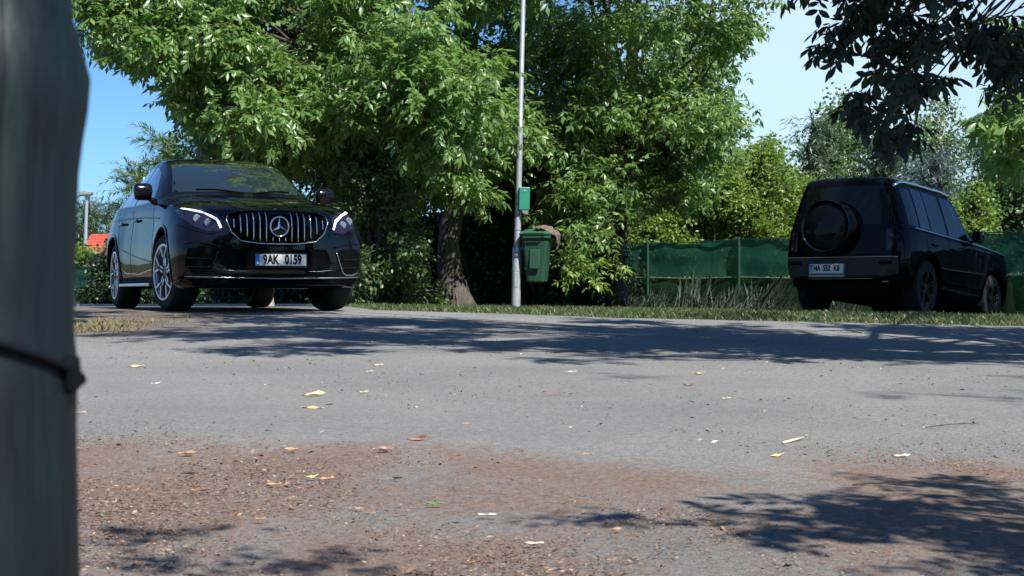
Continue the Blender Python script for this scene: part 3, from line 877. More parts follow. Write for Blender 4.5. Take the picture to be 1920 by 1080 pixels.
lobS = [shadow_lobe(x_, y_, 2.3, .035) for x_, y_ in ((-.60, 2.36), (-.55, 2.40), (-.42, 2.46), (-.36, 2.42), (-.30, 2.38), (.16, 2.84), (.12, 2.86), (-.75, 2.72), (-.66, 2.70))]
crown(tE, lobS, SP, M['leaf_walnut'], 60, .04, 3, (.35, .3), .5, 0, name='sparse_foliage', seed=27, inner=.2, twigs_drawn=0, limb_from=None)
# the wood at the viewer's back, mirrored in the dark cars
bk = Vector((0, -15, 0)); bk.z = ground(0, -15)
o_ = empty('wood_behind', bk, label='dark wood at the back of the lot behind the viewpoint', cat='woods')
lb = [((x_, random.uniform(-17, -14) - abs(x_) * .1, random.uniform(.3, 7.5)), (1.7, 1.7, 1.4)) for x_ in np.arange(-22, 24, .33)]
crown(o_, lb, SP, M['leaf_deep'], 6, .8, 3, (.3, .4), 4.0, 0, seed=98, twigs_drawn=0)
# ------------------------------------------------------------------ screen fence
def netmat(name, c1, c2, tr):
    m, n, b, out = newmat(name)
    c = coords(n)
    f = noise(n, 3.5, 5, .6, c)
    wv = n.nodes.new('ShaderNodeTexWave'); wv.wave_type = 'BANDS'; wv.bands_direction = 'Z'
    wv.inputs['Scale'].default_value = 30; wv.inputs['Distortion'].default_value = 1.0
    n.links.new(c, wv.inputs['Vector'])
    col = mixc(n, math_node(n, 'MULTIPLY', wv.outputs['Fac'], .35), ramp(n, f, [(.3, c1), (.7, c2)]), tuple(x * .5 for x in c1))
    n.links.new(col, b.inputs['Base Color'])
    b.inputs['Roughness'].default_value = .9; b.inputs['Specular IOR Level'].default_value = .15
    bump(n, b, f, .3, .03)
    t = n.nodes.new('ShaderNodeBsdfTranslucent'); t.inputs[0].default_value = (*tr, 1)
    ms = n.nodes.new('ShaderNodeMixShader'); ms.inputs[0].default_value = .25
    n.links.new(b.outputs[0], ms.inputs[1]); n.links.new(t.outputs[0], ms.inputs[2])
    tp_ = n.nodes.new('ShaderNodeBsdfTransparent')
    m2 = n.nodes.new('ShaderNodeMixShader'); m2.inputs[0].default_value = .06
    n.links.new(ms.outputs[0], m2.inputs[1]); n.links.new(tp_.outputs[0], m2.inputs[2])
    n.links.new(m2.outputs[0], out.inputs[0])
    return m
M['net'] = netmat('green_shade_net', (.016, .095, .062), (.028, .135, .090), (.03, .16, .09))
M['net_low'] = netmat('olive_shade_net', (.018, .062, .026), (.035, .095, .035), (.03, .10, .03))
M['green_post'] = plain('green_post_paint', (.008, .045, .030), .5)
M['galv'] = plain('galvanised_steel', (.42, .44, .47), .42, .55, var=.14, vscale=14, bumps=.08)
M['white_post'] = plain('white_post_paint', (.62, .62, .58), .6)

def net_panel(name, p0, p1, z0a, z1a, z0b, z1b, mat, parent, seed):
    """cloth between two posts with shallow folds and a sagging top hem"""
    rr = np.random.default_rng(seed)
    nx, nz = 26, 9
    p0 = np.array(p0); p1 = np.array(p1)
    tdir = (p1 - p0) / np.linalg.norm(p1 - p0); nrm = np.array([-tdir[1], tdir[0]])
    ph = rr.random(4) * 6
    V = []
    for i in range(nx + 1):
        t = i / nx
        xy = p0 + (p1 - p0) * t
        sag = .05 * math.sin(PI * t)
        for k in range(nz + 1):
            q = k / nz
            off = .010 * math.sin(7 * t + ph[0] + 2 * q) + .007 * math.sin(19 * t + ph[1] - 3 * q) + .006 * math.sin(9 * q + ph[2])
            off *= math.sin(PI * t) ** .3 if 0 < t < 1 else 0
            za = z0a + (z0b - z0a) * t; zb = z1a + (z1b - z1a) * t
            V.append((*(xy + nrm * off), za + (zb - za) * q - sag * q * (1 if name == 'upper_net' else .3)))
    F = np.array([(i * (nz + 1) + k, (i + 1) * (nz + 1) + k, (i + 1) * (nz + 1) + k + 1, i * (nz + 1) + k + 1) for i in range(nx) for k in range(nz)])
    ox = np.array(parent.location)
    return mobj(name, np_mesh(name, np.array(V) - ox, F, mat, True), parent)

def fence(name, label, P, ztop, zmid, zbot_off=.02, first=0, post_r=.03, grp=None):
    root = empty(name, (P[0][0], P[0][1], ground(*P[0])), label=label, cat='fence', group=grp)
    ox = Vector(root.location)
    for i, p in enumerate(P):
        g_ = ground(*p)
        zt = ztop(i)
        MB().tube([(p[0] - ox.x, p[1] - ox.y - .035, g_ - .1 - ox.z), (p[0] - ox.x, p[1] - ox.y - .035, zt + .05 - ox.z)], post_r, 10).build('post', M['green_post'], root, auto=.6)
    for i in range(len(P) - 1):
        a, b_ = P[i], P[i + 1]
        ga, gb = ground(*a) + zbot_off, ground(*b_) + zbot_off
        net_panel('upper_net', a, b_, zmid(i) + .012, ztop(i), zmid(i + 1) + .012, ztop(i + 1), M['net'], root, 100 + i)
        net_panel('lower_net', a, b_, ga, zmid(i) - .012, gb, zmid(i + 1) - .012, M['net_low'], root, 200 + i)
        for z_, nm_ in ((ztop, 'top_wire'), (zmid, 'middle_wire')):
            q = [Vector((a[0], a[1] - .02, z_(i))), Vector(((a[0] + b_[0]) / 2, (a[1] + b_[1]) / 2 - .02, (z_(i) + z_(i + 1)) / 2 - .035)), Vector((b_[0], b_[1] - .02, z_(i + 1)))]
            MB().tube([v - ox for v in q], .011 if nm_ == 'top_wire' else .009, 5).build(nm_, M['green_post'] if nm_ == 'top_wire' else M['galv'], root)
    return root
fd = np.array([6.9, -7.1]) / math.hypot(6.9, 7.1)
p13 = np.array([(1385 - 960) / FPX * 30.2, 30.2])
FP = [tuple(p13 + fd * 2.5 * k) for k in range(-3, 6)]
ztp = [CZ + 1.12 + .012 * math.sin(k * 2.1) for k in range(9)]
fence('screen_fence', 'green screen fence with dark posts running behind the boxy off-roader', FP, lambda i: ztp[i], lambda i: CZ + .34 + .01 * math.sin(i * 1.3))
# low screen left of it with a pale end post, seen under the leaves
p0 = at(1042, 560, 29); p1 = at(1100, 560, 29.2)
rl = empty('low_screen', (p0.x, p0.y, ground(p0.x, p0.y)), label='low dark green screen with a thin white end post right of the bin', cat='screen')
ox = rl.location
zt_ = CZ + (549 - 531) / FPX * 29
MB().box(((p1.x - p0.x) / 2, .02, (zt_ - ox.z) / 2), ((p1.x - p0.x) / 2, .02, (zt_ - ox.z) / 2)).build('panel', M['net_low'], rl)
MB().tube([(0, -.04, -.05), (0, -.04, zt_ - ox.z)], .022, 8).build('end_post', M['white_post'], rl)
# fence far left
a_ = at(95, 560, 46); b_ = at(178, 560, 44)
zt2 = CZ + (549 - 500) / FPX * 46
FL = [(a_.x - 2.4, a_.y + .8), (a_.x, a_.y), ((a_.x + b_.x) / 2, (a_.y + b_.y) / 2), (b_.x, b_.y)]
fence('screen_fence', 'distant green screen fence at the left between the near post and the clipped hedge', FL, lambda i: zt2, lambda i: CZ + .1, post_r=.025)

# ------------------------------------------------------------------ lamp pole with bin
pb = at(967, 578, 21.0); pb.z = ground(pb.x, pb.y)
lean = math.atan((980 - 967) / (578 - 36))
pole = empty('lamp_pole', pb, (0, lean, 0), label='tall galvanised lamp pole standing in the grass strip in front of the broadleaf trees', cat='lamp pole')
mb = MB(); mb.lathe([(0, -.2), (.066, -.2), (.066, .86), (.063, .88), (.05, .91), (.0, .91)], 24); mb.build('pole_base', M['galv'], pole, auto=.5)
mb = MB(); mb.lathe([(.046, .90), (.043, 2.6), (.044, 2.6), (.044, 2.66), (.038, 2.68), (.034, 6.4), (0, 6.4)], 20); mb.build('pole_shaft', M['galv'], pole, auto=.5)
mb = MB(); mb.box((.0, -.064, .42), (.03, .006, .11)); mb.build('service_hatch', M['galv'], pole, bevel=.004)
mb = MB(); mb.tube([(0, 0, 6.35), (0, -.1, 6.55), (0, -.5, 6.65)], .03, 10).build('lamp_arm', M['galv'], pole, auto=.6)
M['lamp_head'] = plain('lamp_head_grey', (.22, .23, .24), .5)
mb = MB(); mb.prism([(-.45, 6.60), (-.45, 6.70), (-.7, 6.73), (-1.05, 6.68), (-1.07, 6.62)], 'x', -.13, .13); mb.build('lamp_head', M['lamp_head'], pole, bevel=.02)
for z_ in (1.15, 1.36, 1.52, .80, .55):
    mb = MB(); mb.lathe([(.0485 if z_ > .9 else .0685, z_ - .012), (.051 if z_ > .9 else .071, z_ - .012), (.051 if z_ > .9 else .071, z_ + .012), (.0485 if z_ > .9 else .0685, z_ + .012)], 20, close=True).build('clamp_band', M['lamp_head'], pole)

def local_px(u, v, d=21.0): 
    p = at(u, v, d) - pb
    return p
M['bag_box'] = plain('teal_green_paint', (.012, .17, .115), .45, var=.06)
M['bag_grey'] = plain('grey_plastic', (.16, .155, .15), .6)
c0 = at(982, 375, 20.93)
bx = empty('bag_dispenser', (c0.x, c0.y, c0.z), (0, lean, R(8)), label='teal green bag dispenser box clamped to the lamp pole above the bin', cat='dispenser')
mb = MB(); mb.box((0.005, 0, .02), (.078, .045, .165)); mb.build('box', M['bag_box'], bx, bevel=.008)
mb = MB(); mb.prism([(-.04, -.145), (.07, -.145), (.06, -.215), (-.005, -.20)], 'y', -.035, .035); mb.build('bag_outlet', M['bag_grey'], bx, bevel=.005)
mb = MB(); mb.box((0.005, -.047, .13), (.02, .004, .012)); mb.build('lock', M['lamp_head'], bx, bevel=.002)

M['bin'] = plain('bin_green_plastic', (.011, .048, .026), .5, var=.1, vscale=4, bumps=.05)
M['bin_lid'] = plain('bin_lid_green', (.018, .085, .043), .45)
c0 = at(1007, 529, 20.95)
bn = empty('litter_bin', (c0.x, c0.y, c0.z), (0, 0, R(-12)), label='green plastic bin hung behind the lamp pole with a brown bag over its lid', cat='bin')
# tapered body: rounded rectangle sections
def rrect(hx, hy, r_, n=5):
    pts = []
    for (cx, cy, a0) in ((hx - r_, hy - r_, 0), (-hx + r_, hy - r_, 90), (-hx + r_, -hy + r_, 180), (hx - r_, -hy + r_, 270)):
        for k in range(n + 1):
            a = R(a0 + 90 * k / n)
            pts.append((cx + r_ * math.cos(a), cy + r_ * math.sin(a)))
    return pts
def loft_rr(mb, secs, n=5):
    rings = []
    for (z, hx, hy, r_, oy) in secs:
        rings.append([(x, y + oy, z) for x, y in rrect(hx, hy, r_, n)])
    k = len(rings[0])
    vs = [v for r_ in rings for v in r_]
    fs = [(i * k + j, i * k + (j + 1) % k, (i + 1) * k + (j + 1) % k, (i + 1) * k + j) for i in range(len(rings) - 1) for j in range(k)]
    fs += [tuple(range(k - 1, -1, -1)), tuple((len(rings) - 1) * k + j for j in range(k))]
    mb.add(vs, fs)
    return mb
mb = loft_rr(MB(), [(0.0, .11, .11, .05, 0), (.015, .135, .14, .05, 0), (.62, .20, .19, .055, 0), (.635, .225, .215, .06, 0), (.675, .225, .215, .06, 0), (.675, .20, .195, .05, 0)])
mb.build('bin_body', M['bin'], bn, auto=.7)
mb = MB(); mb.box((.0, -.187, .33), (.075, .012, .14), Matrix.Rotation(R(-5), 3, 'X')); mb.build('front_panel', M['bin'], bn, bevel=.01)
mb = loft_rr(MB(), [(.68, .23, .225, .06, 0), (.695, .235, .23, .06, 0), (.72, .22, .215, .07, .01), (.765, .16, .15, .08, .03), (.775, .09, .09, .05, .04)])
mb.build('bin_lid', M['bin_lid'], bn, auto=.7)
mb = MB(); mb.tube([(-.15, -.245, .70), (-.15, -.275, .70), (.15, -.275, .70), (.15, -.245, .70)], .012, 8).build('lid_handle', M['bin'], bn, auto=.6)
mb = MB(); mb.box((-.16, .05, .2), (.02, .08, .02)); mb.box((-.2, .05, .5), (.03, .08, .02)); mb.build('bracket', M['lamp_head'], bn, bevel=.003)
# brown cloth over the lid
M['bag_brown'] = plain('brown_cloth', (.115, .078, .064), .85, var=.45, vscale=22, bumps=.6, bscale=35)
def crumple(name, prof, mat, loc, rotz, label, cat, seed, group=None, nx=22, nz=16):
    """a crumpled sheet thrown over an edge: prof = list of (y, z) along its length"""
    rr = np.random.default_rng(seed)
    V = []
    pr = np.array(prof)
    s_ = np.linspace(0, 1, nz)
    yy = np.interp(s_, np.linspace(0, 1, len(pr)), pr[:, 0]); zz = np.interp(s_, np.linspace(0, 1, len(pr)), pr[:, 1]); ww = np.interp(s_, np.linspace(0, 1, len(pr)), pr[:, 2])
    ph = rr.random(8) * 6
    for i in range(nx):
        t = i / (nx - 1) * 2 - 1
        for k in range(nz):
            w_ = ww[k] * (1 + .12 * math.sin(5 * s_[k] + ph[3]))
            f = .018 * math.sin(9 * t + ph[0] + 4 * s_[k]) + .013 * math.sin(17 * t - 7 * s_[k] + ph[1]) + .008 * math.sin(31 * t + 20 * s_[k] + ph[2])
            V.append((yy[k] + f + .01 * rr.normal(), t * w_, zz[k] + f * .8 + .006 * rr.normal() - .03 * t * t))
    F = np.array([(i * nz + k, (i + 1) * nz + k, (i + 1) * nz + k + 1, i * nz + k + 1) for i in range(nx - 1) for k in range(nz - 1)])
    o = mobj(name, np_mesh(name, np.array(V), F, mat, True))
    o.location = loc; o.rotation_euler = (0, 0, rotz)
    sd = o.modifiers.new('solid', 'SOLIDIFY'); sd.thickness = .006
    return tag(o, label, cat, group)
crumple('brown_bag', [(-.08, .09, .17), (.04, .10, .19), (.16, .06, .18), (.25, -.02, .14), (.25, -.13, .09), (.22, -.22, .04)], M['bag_brown'],
        (c0.x + .05, c0.y - .02, c0.z + .70), 0, 'crumpled brown bag thrown over the right side of the bin lid', 'bag', 5)

# ------------------------------------------------------------------ far street lamp and house
lb_ = at(157, 571, 68); lb_.z = ground(lb_.x, lb_.y)
ll = empty('street_lamp', lb_, (0, R(1.6), 0), label='slim grey street lamp far off between the near post and the coupe', cat='street lamp')
hL = CZ + (549 - 366) / FPX * 68 - lb_.z
mb = MB(); mb.lathe([(0, -.1), (.15, -.1), (.14, 1.6), (.10, 1.65), (.07, hL), (0, hL)], 14).build('lamp_post', M['galv'], ll, auto=.5)
mb = MB(); mb.prism([(-.30, hL - .02), (-.34, hL + .12), (-.1, hL + .22), (.26, hL + .16), (.24, hL + .02)], 'y', -.25, .25); mb.build('lamp_head', M['lamp_head'], ll, bevel=.03)
M['lamp_glass'] = plain('lamp_glass', (.45, .47, .48), .2)
mb = MB(); mb.box((-.04, 0, hL - .03), (.2, .18, .02)).build('lamp_glass', M['lamp_glass'], ll)

M['roof_red'] = plain('red_roof_tiles', (.50, .055, .035), .7, var=.22, vscale=3, bumps=.4, bscale=12)
M['wall_brown'] = plain('dark_brown_boards', (.07, .045, .035), .8)
M['wall_cream'] = plain('cream_plaster', (.48, .44, .38), .85)
M['glass_dark'] = plain('dark_pane', (.02, .025, .03), .06)
D_ = 105
hb = at(188, 560, D_); hb.z = ground(hb.x, hb.y)
hs = empty('house', hb, (0, 0, R(6)), label='small house with a bright red roof and dormer far off behind the hedge', cat='house')
def hz(v): return CZ + (549 - v) / FPX * D_ - hb.z
sx = D_ / FPX
x0, x1 = (156 - 188) * sx, (262 - 188) * sx
zE, zR = hz(474), hz(440)
MB().box(((x0 + x1) / 2 + .3, 3.2, zE / 2), ((x1 - x0) / 2 - .3, 2.9, zE / 2)).build('wall', M['wall_cream'], hs)
mb = MB()
mb.prism([(-.35, zE - .15), (3.2, zR), (3.2, zR + .16), (-.35, zE + .0)], 'x', x0, x1)
mb.prism([(3.205, zR), (6.75, zE - .15), (6.75, zE), (3.205, zR + .16)], 'x', x0, x1)
rf = mb.build('roof', M['roof_red'], hs)
# batten lines of the tile courses
for k in range(6):
    t = (k + .5) / 6
    y_ = -.35 + 3.5 * t; z_ = zE + (zR + .16 - zE) * t
    MB().box(((x0 + x1) / 2, y_, z_ + .01), ((x1 - x0) / 2, .05, .025)).build('tile_course', M['roof_red'], rf)
MB().prism([(-.3, 0), (.3, 0), (.3, 1.4), (-.3, 1.4)], 'x', -3, -2.2)
mb = MB(); mb.prism([(x0 + .05, zE - .1), (x0 + .05, zE - 2.6), (x0 + .9, zE - 2.6), (x0 + .35, zE - .1)], 'y', -.6, -.4); mb.build('gable_brace', M['roof_red'], hs)
# steep front gable / dormer
gx0, gx1 = (190 - 188) * sx, (232 - 188) * sx
gm = (gx0 + gx1) / 2
zt = hz(424)
mb = MB(); mb.prism([(gx0 + .2, zE - .05), (gx1 - .2, zE - .05), (gm, zt - .2)], 'y', -.2, 3.2); dm = mb.build('dormer_wall', M['wall_brown'], hs)
mb = MB()
mb.prism([(gx0 - .1, zE - .05), (gm, zt + .12), (gm, zt - .12), (gx0 + .15, zE - .05)], 'y', -.5, 3.1)
mb.prism([(gx1 + .1, zE - .05), (gx1 - .15, zE - .05), (gm + .003, zt - .12), (gm + .003, zt + .12)], 'y', -.5, 3.1)
mb.build('dormer_roof', M['roof_red'], hs)
for k, xx in enumerate((x0 + 1.2, x0 + 2.8, x1 - 1.2)):
    f_ = MB().box((xx, .27, zE - 1.2), (.5, .04, .55)).build('window', M['white_post'], hs)
    MB().box((xx, .225, zE - 1.2), (.42, .01, .47)).build('pane', M['glass_dark'], f_)

# ------------------------------------------------------------------ concrete block under / behind the coupe
M['concrete'] = plain('pale_concrete', (.33, .31, .28), .9, var=.2, vscale=9, bumps=.4)
# ------------------------------------------------------------------ post right beside the lens
m, n, b, o = newmat('banded_green_tube')
c = coords(n)
mp = n.nodes.new('ShaderNodeMapping'); mp.inputs['Scale'].default_value = (1, 1, .10); n.links.new(c, mp.inputs[0])
f = noise(n, 42, 5, .7, mp.outputs[0])
n.links.new(ramp(n, f, [(.36, (.001, .003, .006)), (.52, (.004, .011, .013)), (.66, (.012, .024, .024))]), b.inputs['Base Color'])  # blue-black to teal bands running lengthwise
b.inputs['Roughness'].default_value = .5; b.inputs['Specular IOR Level'].default_value = .3
bump(n, b, noise(n, 90, 3, .5, mp.outputs[0]), .4, .003)
M['tube'] = m
PX, PYY = -.1885, .50
gb = ground(PX, PYY)
pr = []
for z in np.linspace(gb - .02, CZ + .30, 70):
    v = HOR - (z - CZ) / PYY * FPX
    redge = float(np.interp(v, [-200, 36, 90, 150, 210, 300, 560, 640, 700, 740, 800, 1080, 2800], [120, 128, 150, 163, 155, 140, 131, 132, 139, 137, 136, 142, 150]))
    pr.append((redge, z))
mb = MB()
cx_ = PX
prof = [((u_ - 960) / FPX * PYY - cx_, z - gb) for u_, z in pr]
prof = [(0.0005, prof[0][1])] + prof + [(.0005, prof[-1][1])]
mb.lathe(prof, 40)
post = empty('near_post', (cx_, PYY, gb), label='thick dark green tube post filling the left edge right beside the lens', cat='post')
mb.build('tube', M['tube'], post, smooth=True)
M['strap'] = plain('black_strap', (.003, .004, .007), .7, spec=.1)
zs = CZ - (690 - HOR) / FPX * PYY - gb
rS = (139 - 960) / FPX * PYY - cx_ + .0012
pts = []
for k in range(49):
    a = 2 * PI * k / 48
    pts.append((rS * math.cos(a), rS * math.sin(a), zs + .006 - .013 * math.cos(a - .9)))
MB().tube(pts, .0016, 8, False).build('strap', M['strap'], post, smooth=True)
MB().box((rS * .985, -.004, zs - .002), (.002, .005, .006), Matrix.Rotation(R(12), 3, 'X')).build('strap_end', M['strap'], post, bevel=.0015)
# lighter seam down the tube
a0_ = R(-66)
pts = [(p_[0] * 1.002 * math.cos(a0_ + .25 * i / 70), p_[0] * 1.002 * math.sin(a0_ + .25 * i / 70), p_[1]) for i, p_ in enumerate(prof[1:-1])]
MB().tube(pts, .0016, 6).build('seam', M['tube'], post, smooth=True)

# ------------------------------------------------------------------ single leaves and bits on the ground
def lm(name, c1, c2, rough=.55):
    m, n, b, o = newmat(name)
    f = noise(n, 35, 4, .6, coords(n))
    n.links.new(ramp(n, f, [(.3, c1), (.7, c2)]), b.inputs['Base Color']); b.inputs['Roughness'].default_value = rough
    return m
LM = {'yellow': lm('yellow_leaf', (.40, .34, .13), (.60, .52, .26)), 'pale': lm('pale_leaf', (.40, .36, .26), (.58, .53, .40)), 'orange': lm('orange_leaf', (.30, .16, .08), (.46, .28, .16)),
      'brown': lm('brown_leaf', (.12, .06, .035), (.30, .16, .09)), 'dark': lm('blackened_leaf', (.018, .014, .012), (.05, .035, .028)), 'green': lm('green_leaf', (.06, .14, .02), (.14, .26, .05)),
      'white': lm('white_leaf', (.42, .40, .35), (.62, .60, .54)), 'red': lm('reddish_leaf', (.12, .05, .04), (.38, .24, .19))}
def curled_leaf(L, W, curl, bend, seed):
    rr = random.Random(seed)
    nx, ny = 9, 5
    V = []
    for i in range(nx):
        t = i / (nx - 1)
        hw = W / 2 * math.sin(PI * min(1, (t * .96 + .02) ** 1.25)) * rr.uniform(.75, 1.2)
        for k in range(ny):
            s_ = k / (ny - 1) * 2 - 1
            a = s_ * curl
            x = L * (t - .5); y = hw * (math.sin(a) / max(curl, .01))
            z = hw * (1 - math.cos(a)) / max(curl, .01) + bend * L * (2 * t - 1) ** 2 * (1 if t > .5 else .5) + .01 * L * rr.uniform(-1, 1)
            V.append((x + .02 * L * rr.uniform(-1, 1), y + .10 * L * math.sin(2.2 * t + seed), z + .002 + .03 * L * math.sin(9 * t + seed * 1.7 + 2 * s_)))
    F = np.array([(i * ny + k, (i + 1) * ny + k, (i + 1) * ny + k + 1, i * ny + k + 1) for i in range(nx - 1) for k in range(ny - 1)])
    return np.array(V), F
LEAVES = [
 (592, 745, 36, 'yellow', .9, .12, 8, 'long pale yellow leaf, upper one of the pair in the middle left of the asphalt', 'leaf'),
 (585, 769, 42, 'yellow', .3, .03, -5, 'thin yellow leaf lying just below the larger yellow leaf', 'leaf'),
 (617, 762, 14, 'dark', 1.2, .3, 40, 'small blackened leaf scrap right of the two yellow leaves', 'leaf'),
 (682, 738, 16, 'yellow', 1.0, .3, 20, 'small curled yellow leaf right of the yellow pair', 'leaf'),
 (291, 722, 20, 'white', .4, .25, 50, 'white upright leaf standing left on the sunlit asphalt', 'leaf'),
 (255, 689, 28, 'yellow', .3, .02, 0, 'flat yellow leaf below the verge at the left', 'leaf'),
 (710, 687, 16, 'pale', .4, .05, 5, 'pale leaf at the lower border of the far tree shade', 'leaf'),
 (694, 699, 13, 'yellow', .6, .1, 15, 'small yellow leaf under the pale leaf by the tree shade', 'leaf'),
 (1310, 704, 22, 'yellow', 1.0, .35, -15, 'curled yellow leaf right of centre near the tree shade', 'leaf'),
 (1291, 725, 20, 'brown', 1.2, .4, 10, 'brown and white curled leaf just below the curled yellow leaf', 'leaf'),
 (149, 776, 24, 'orange', .4, .04, 0, 'orange leaf beside the near post', 'leaf'),
 (785, 830, 38, 'red', 1.5, .35, -10, 'large curled reddish brown leaf with a dark shadow in the litter', 'leaf'),
 (1456, 860, 28, 'yellow', 1.1, .3, 10, 'curled yellow leaf above the dark near shade', 'leaf'),
 (816, 950, 30, 'green', .4, .06, 6, 'fresh green leaf lying in the near litter', 'leaf'),
 (913, 970, 32, 'white', .5, .12, 4, 'whitish leaf right of the green leaf', 'leaf'),
 (855, 985, 14, 'dark', 1.4, .3, 0, 'dark crumpled leaf below the green leaf', 'leaf'),
 (583, 899, 24, 'yellow', .7, .3, 25, 'yellow leaf leaning against the orange curled leaf', 'leaf'),
 (612, 903, 28, 'orange', 1.3, .2, -8, 'curled orange leaf beside the yellow leaf in the litter', 'leaf'),
 (350, 854, 32, 'orange', .6, .05, 3, 'orange leaf at the left rim of the litter', 'leaf'),
 (356, 893, 30, 'dark', .5, .04, -4, 'dark flat leaf under the orange leaf at left', 'leaf'),
 (545, 848, 26, 'orange', .8, .15, 12, 'tan leaf left of the large curled reddish leaf', 'leaf'),
 (488, 978, 20, 'orange', .9, .2, 5, 'small tan leaf on the bare asphalt patch near the bottom', 'leaf'),
 (873, 798, 14, 'orange', .8, .2, 10, 'small tan leaf at the upper edge of the litter', 'leaf'),
 (1069, 805, 10, 'pale', 1., .3, 0, 'tiny pale crumb right of the small tan leaf', 'leaf'),
 (1071, 700, 18, 'pale', .4, .05, 0, 'thin pale leaf in the middle of the sunlit asphalt', 'leaf'),
 (1362, 750, 16, 'pale', .5, .1, 0, 'small pale leaf lower right of the curled yellow leaf', 'leaf'),
 (720, 851, 42, 'red', 1.2, .25, 20, 'tangled reddish leaf below the large curled one', 'leaf'),
 (745, 902, 20, 'dark', 1.3, .3, -20, 'black curled leaf in the middle of the near litter', 'leaf'),
 (1001, 1022, 34, 'pale', .3, .04, 12, 'long pale leaf near the bottom edge of the picture', 'leaf'),
 (1690, 857, 30, 'pale', .5, .05, 5, 'pale leaf above the dark near shade at the right', 'leaf'),
 (1155, 997, 26, 'orange', .5, .05, 0, 'tan leaf at the left rim of the dark near shade', 'leaf'),
 (1100, 856, 26, 'orange', .7, .1, 0, 'tan leaf at the upper rim of the right litter patch', 'leaf'),
 (375, 925, 34, 'brown', 1.1, .2, 15, 'brown crumpled leaf in the dark litter heap at left', 'leaf'),
 (330, 930, 26, 'red', 1.1, .2, -15, 'reddish crumpled leaf left in the dark litter heap', 'leaf'),
 (1225, 577, 16, 'white', 1.0, .3, 0, 'white flower like scrap in the grass before the fence', 'scrap'),
 (512, 911, 30, 'orange', .3, .04, -5, 'thin tan leaf between the dark leaf and the orange curl', 'leaf'),
]
for i, (u, v, wpx, colr, curl, bend, az, lab, cat) in enumerate(LEAVES):
    p = on_ground(u, v)
    L = wpx / FPX * p.y * 1.08
    tv, tf = curled_leaf(L, L * (.36 if curl > .5 else .30), curl * 1.1, bend * .6, i)
    o = mobj('fallen_leaf', np_mesh('fallen_leaf', tv, tf, LM[colr], True))
    tl_ = R(48) if lab.startswith('large curled') else (R(random.Random(i).uniform(6, 24)) if colr != 'dark' else .1)
    o.location = p; o.location.z += .002 + L * .16 * math.sin(tl_)
    o.rotation_euler = (tl_, 0, R(az))
    sd = o.modifiers.new('solid', 'SOLIDIFY'); sd.thickness = .0008
    tag(o, lab, cat, 'single fallen leaves on the asphalt')
def stick(u0, v0, u1, v1, r_, mat, name, label, bends=3, lift=.004):
    a = on_ground(u0, v0); b_ = on_ground(u1, v1)
    rr = random.Random(u0)
    pts = []
    for k in range(bends + 2):
        t = k / (bends + 1)
        q = a.lerp(b_, t); q.z = ground(q.x, q.y) + r_ + lift * math.sin(PI * t)
        q.x += rr.uniform(-1, 1) * r_ * 1.5 * (0 < t < 1); q.y += rr.uniform(-1, 1) * r_ * 2 * (0 < t < 1)
        pts.append(q - a)
    o = MB().tube(pts, [r_ * (1 - .4 * k / len(pts)) for k in range(len(pts))], 7).build(name, mat, smooth=True)
    o.location = a
    return tag(o, label, 'twig')
stick(1468, 833, 1506, 823, .0042, LM['pale'], 'twig', 'short pale peeled twig on the sunlit asphalt at right', 0)
stick(1600, 916, 1665, 911, .0045, LM['dark'], 'twig', 'dark knobbly twig lying across the near shade')
stick(958, 845, 992, 848, .0025, LM['brown'], 'twig', 'thin brown twig at the rim of the litter')
stick(1730, 803, 1835, 795, .0015, LM['dark'], 'twig', 'long hair thin dark twig at the right')
stick(1030, 742, 1060, 738, .0018, LM['brown'], 'twig', 'small thin twig in the middle of the sunlit asphalt')
# ------------------------------------------------------------------ cars
def paint(name, col, rough=.25, coat=1.0):
    m, n, b, o = newmat(name)
    c = coords(n)
    f = noise(n, 3, 4, .6, c)
    n.links.new(ramp(n, f, [(.3, tuple(x * .85 for x in col)), (.7, tuple(x * 1.15 for x in col))]), b.inputs['Base Color'])
    b.inputs['Roughness'].default_value = rough
    b.inputs['Coat Weight'].default_value = coat
    b.inputs['Coat Roughness'].default_value = .02
    b.inputs['Specular IOR Level'].default_value = .0
    bp = n.nodes.new('ShaderNodeBump'); bp.inputs['Strength'].default_value = .05; bp.inputs['Distance'].default_value = .02
    n.links.new(noise(n, 1.6, 2, .5, c), bp.inputs['Height'])
    n.links.new(bp.outputs[0], b.inputs['Coat Normal'])
    return m
M['paint_black'] = paint('black_clearcoat', (.003, .0035, .005), .25, .62)
M['paint_navy'] = paint('near_black_navy_paint', (.003, .004, .007), .35, .26)
M['trim_black'] = plain('black_plastic_trim', (.0022, .0022, .0028), .7, spec=.05)
M['gloss_black'] = plain('gloss_black', (.004, .004, .006), .10, spec=.35)
M['chrome'] = plain('chrome', (.75, .76, .78), .10, 1.0, var=.03)
M['satin'] = plain('satin_silver', (.45, .46, .48), .30, .9, var=.05)
M['rim'] = plain('rim_silver', (.52, .52, .54), .30, .85, var=.06)
M['rim_dark'] = plain('rim_black', (.012, .012, .014), .35)
M['tyre'] = plain('tyre_rubber', (.007, .007, .008), .9, bumps=.3, bscale=90)
m, n, b, o = newmat('tinted_glass')
b.inputs['Base Color'].default_value = (.010, .016, .016, 1); b.inputs['Roughness'].default_value = .015
b.inputs['Specular IOR Level'].default_value = .9; b.inputs['Coat Weight'].default_value = .8; b.inputs['Coat Roughness'].default_value = .01
M['car_glass'] = m
m, n, b, o = newmat('privacy_glass')
b.inputs['Base Color'].default_value = (.004, .005, .006, 1); b.inputs['Roughness'].default_value = .03; b.inputs['Specular IOR Level'].default_value = .22
M['dark_glass'] = m
m, n, b, o = newmat('headlamp_lens')
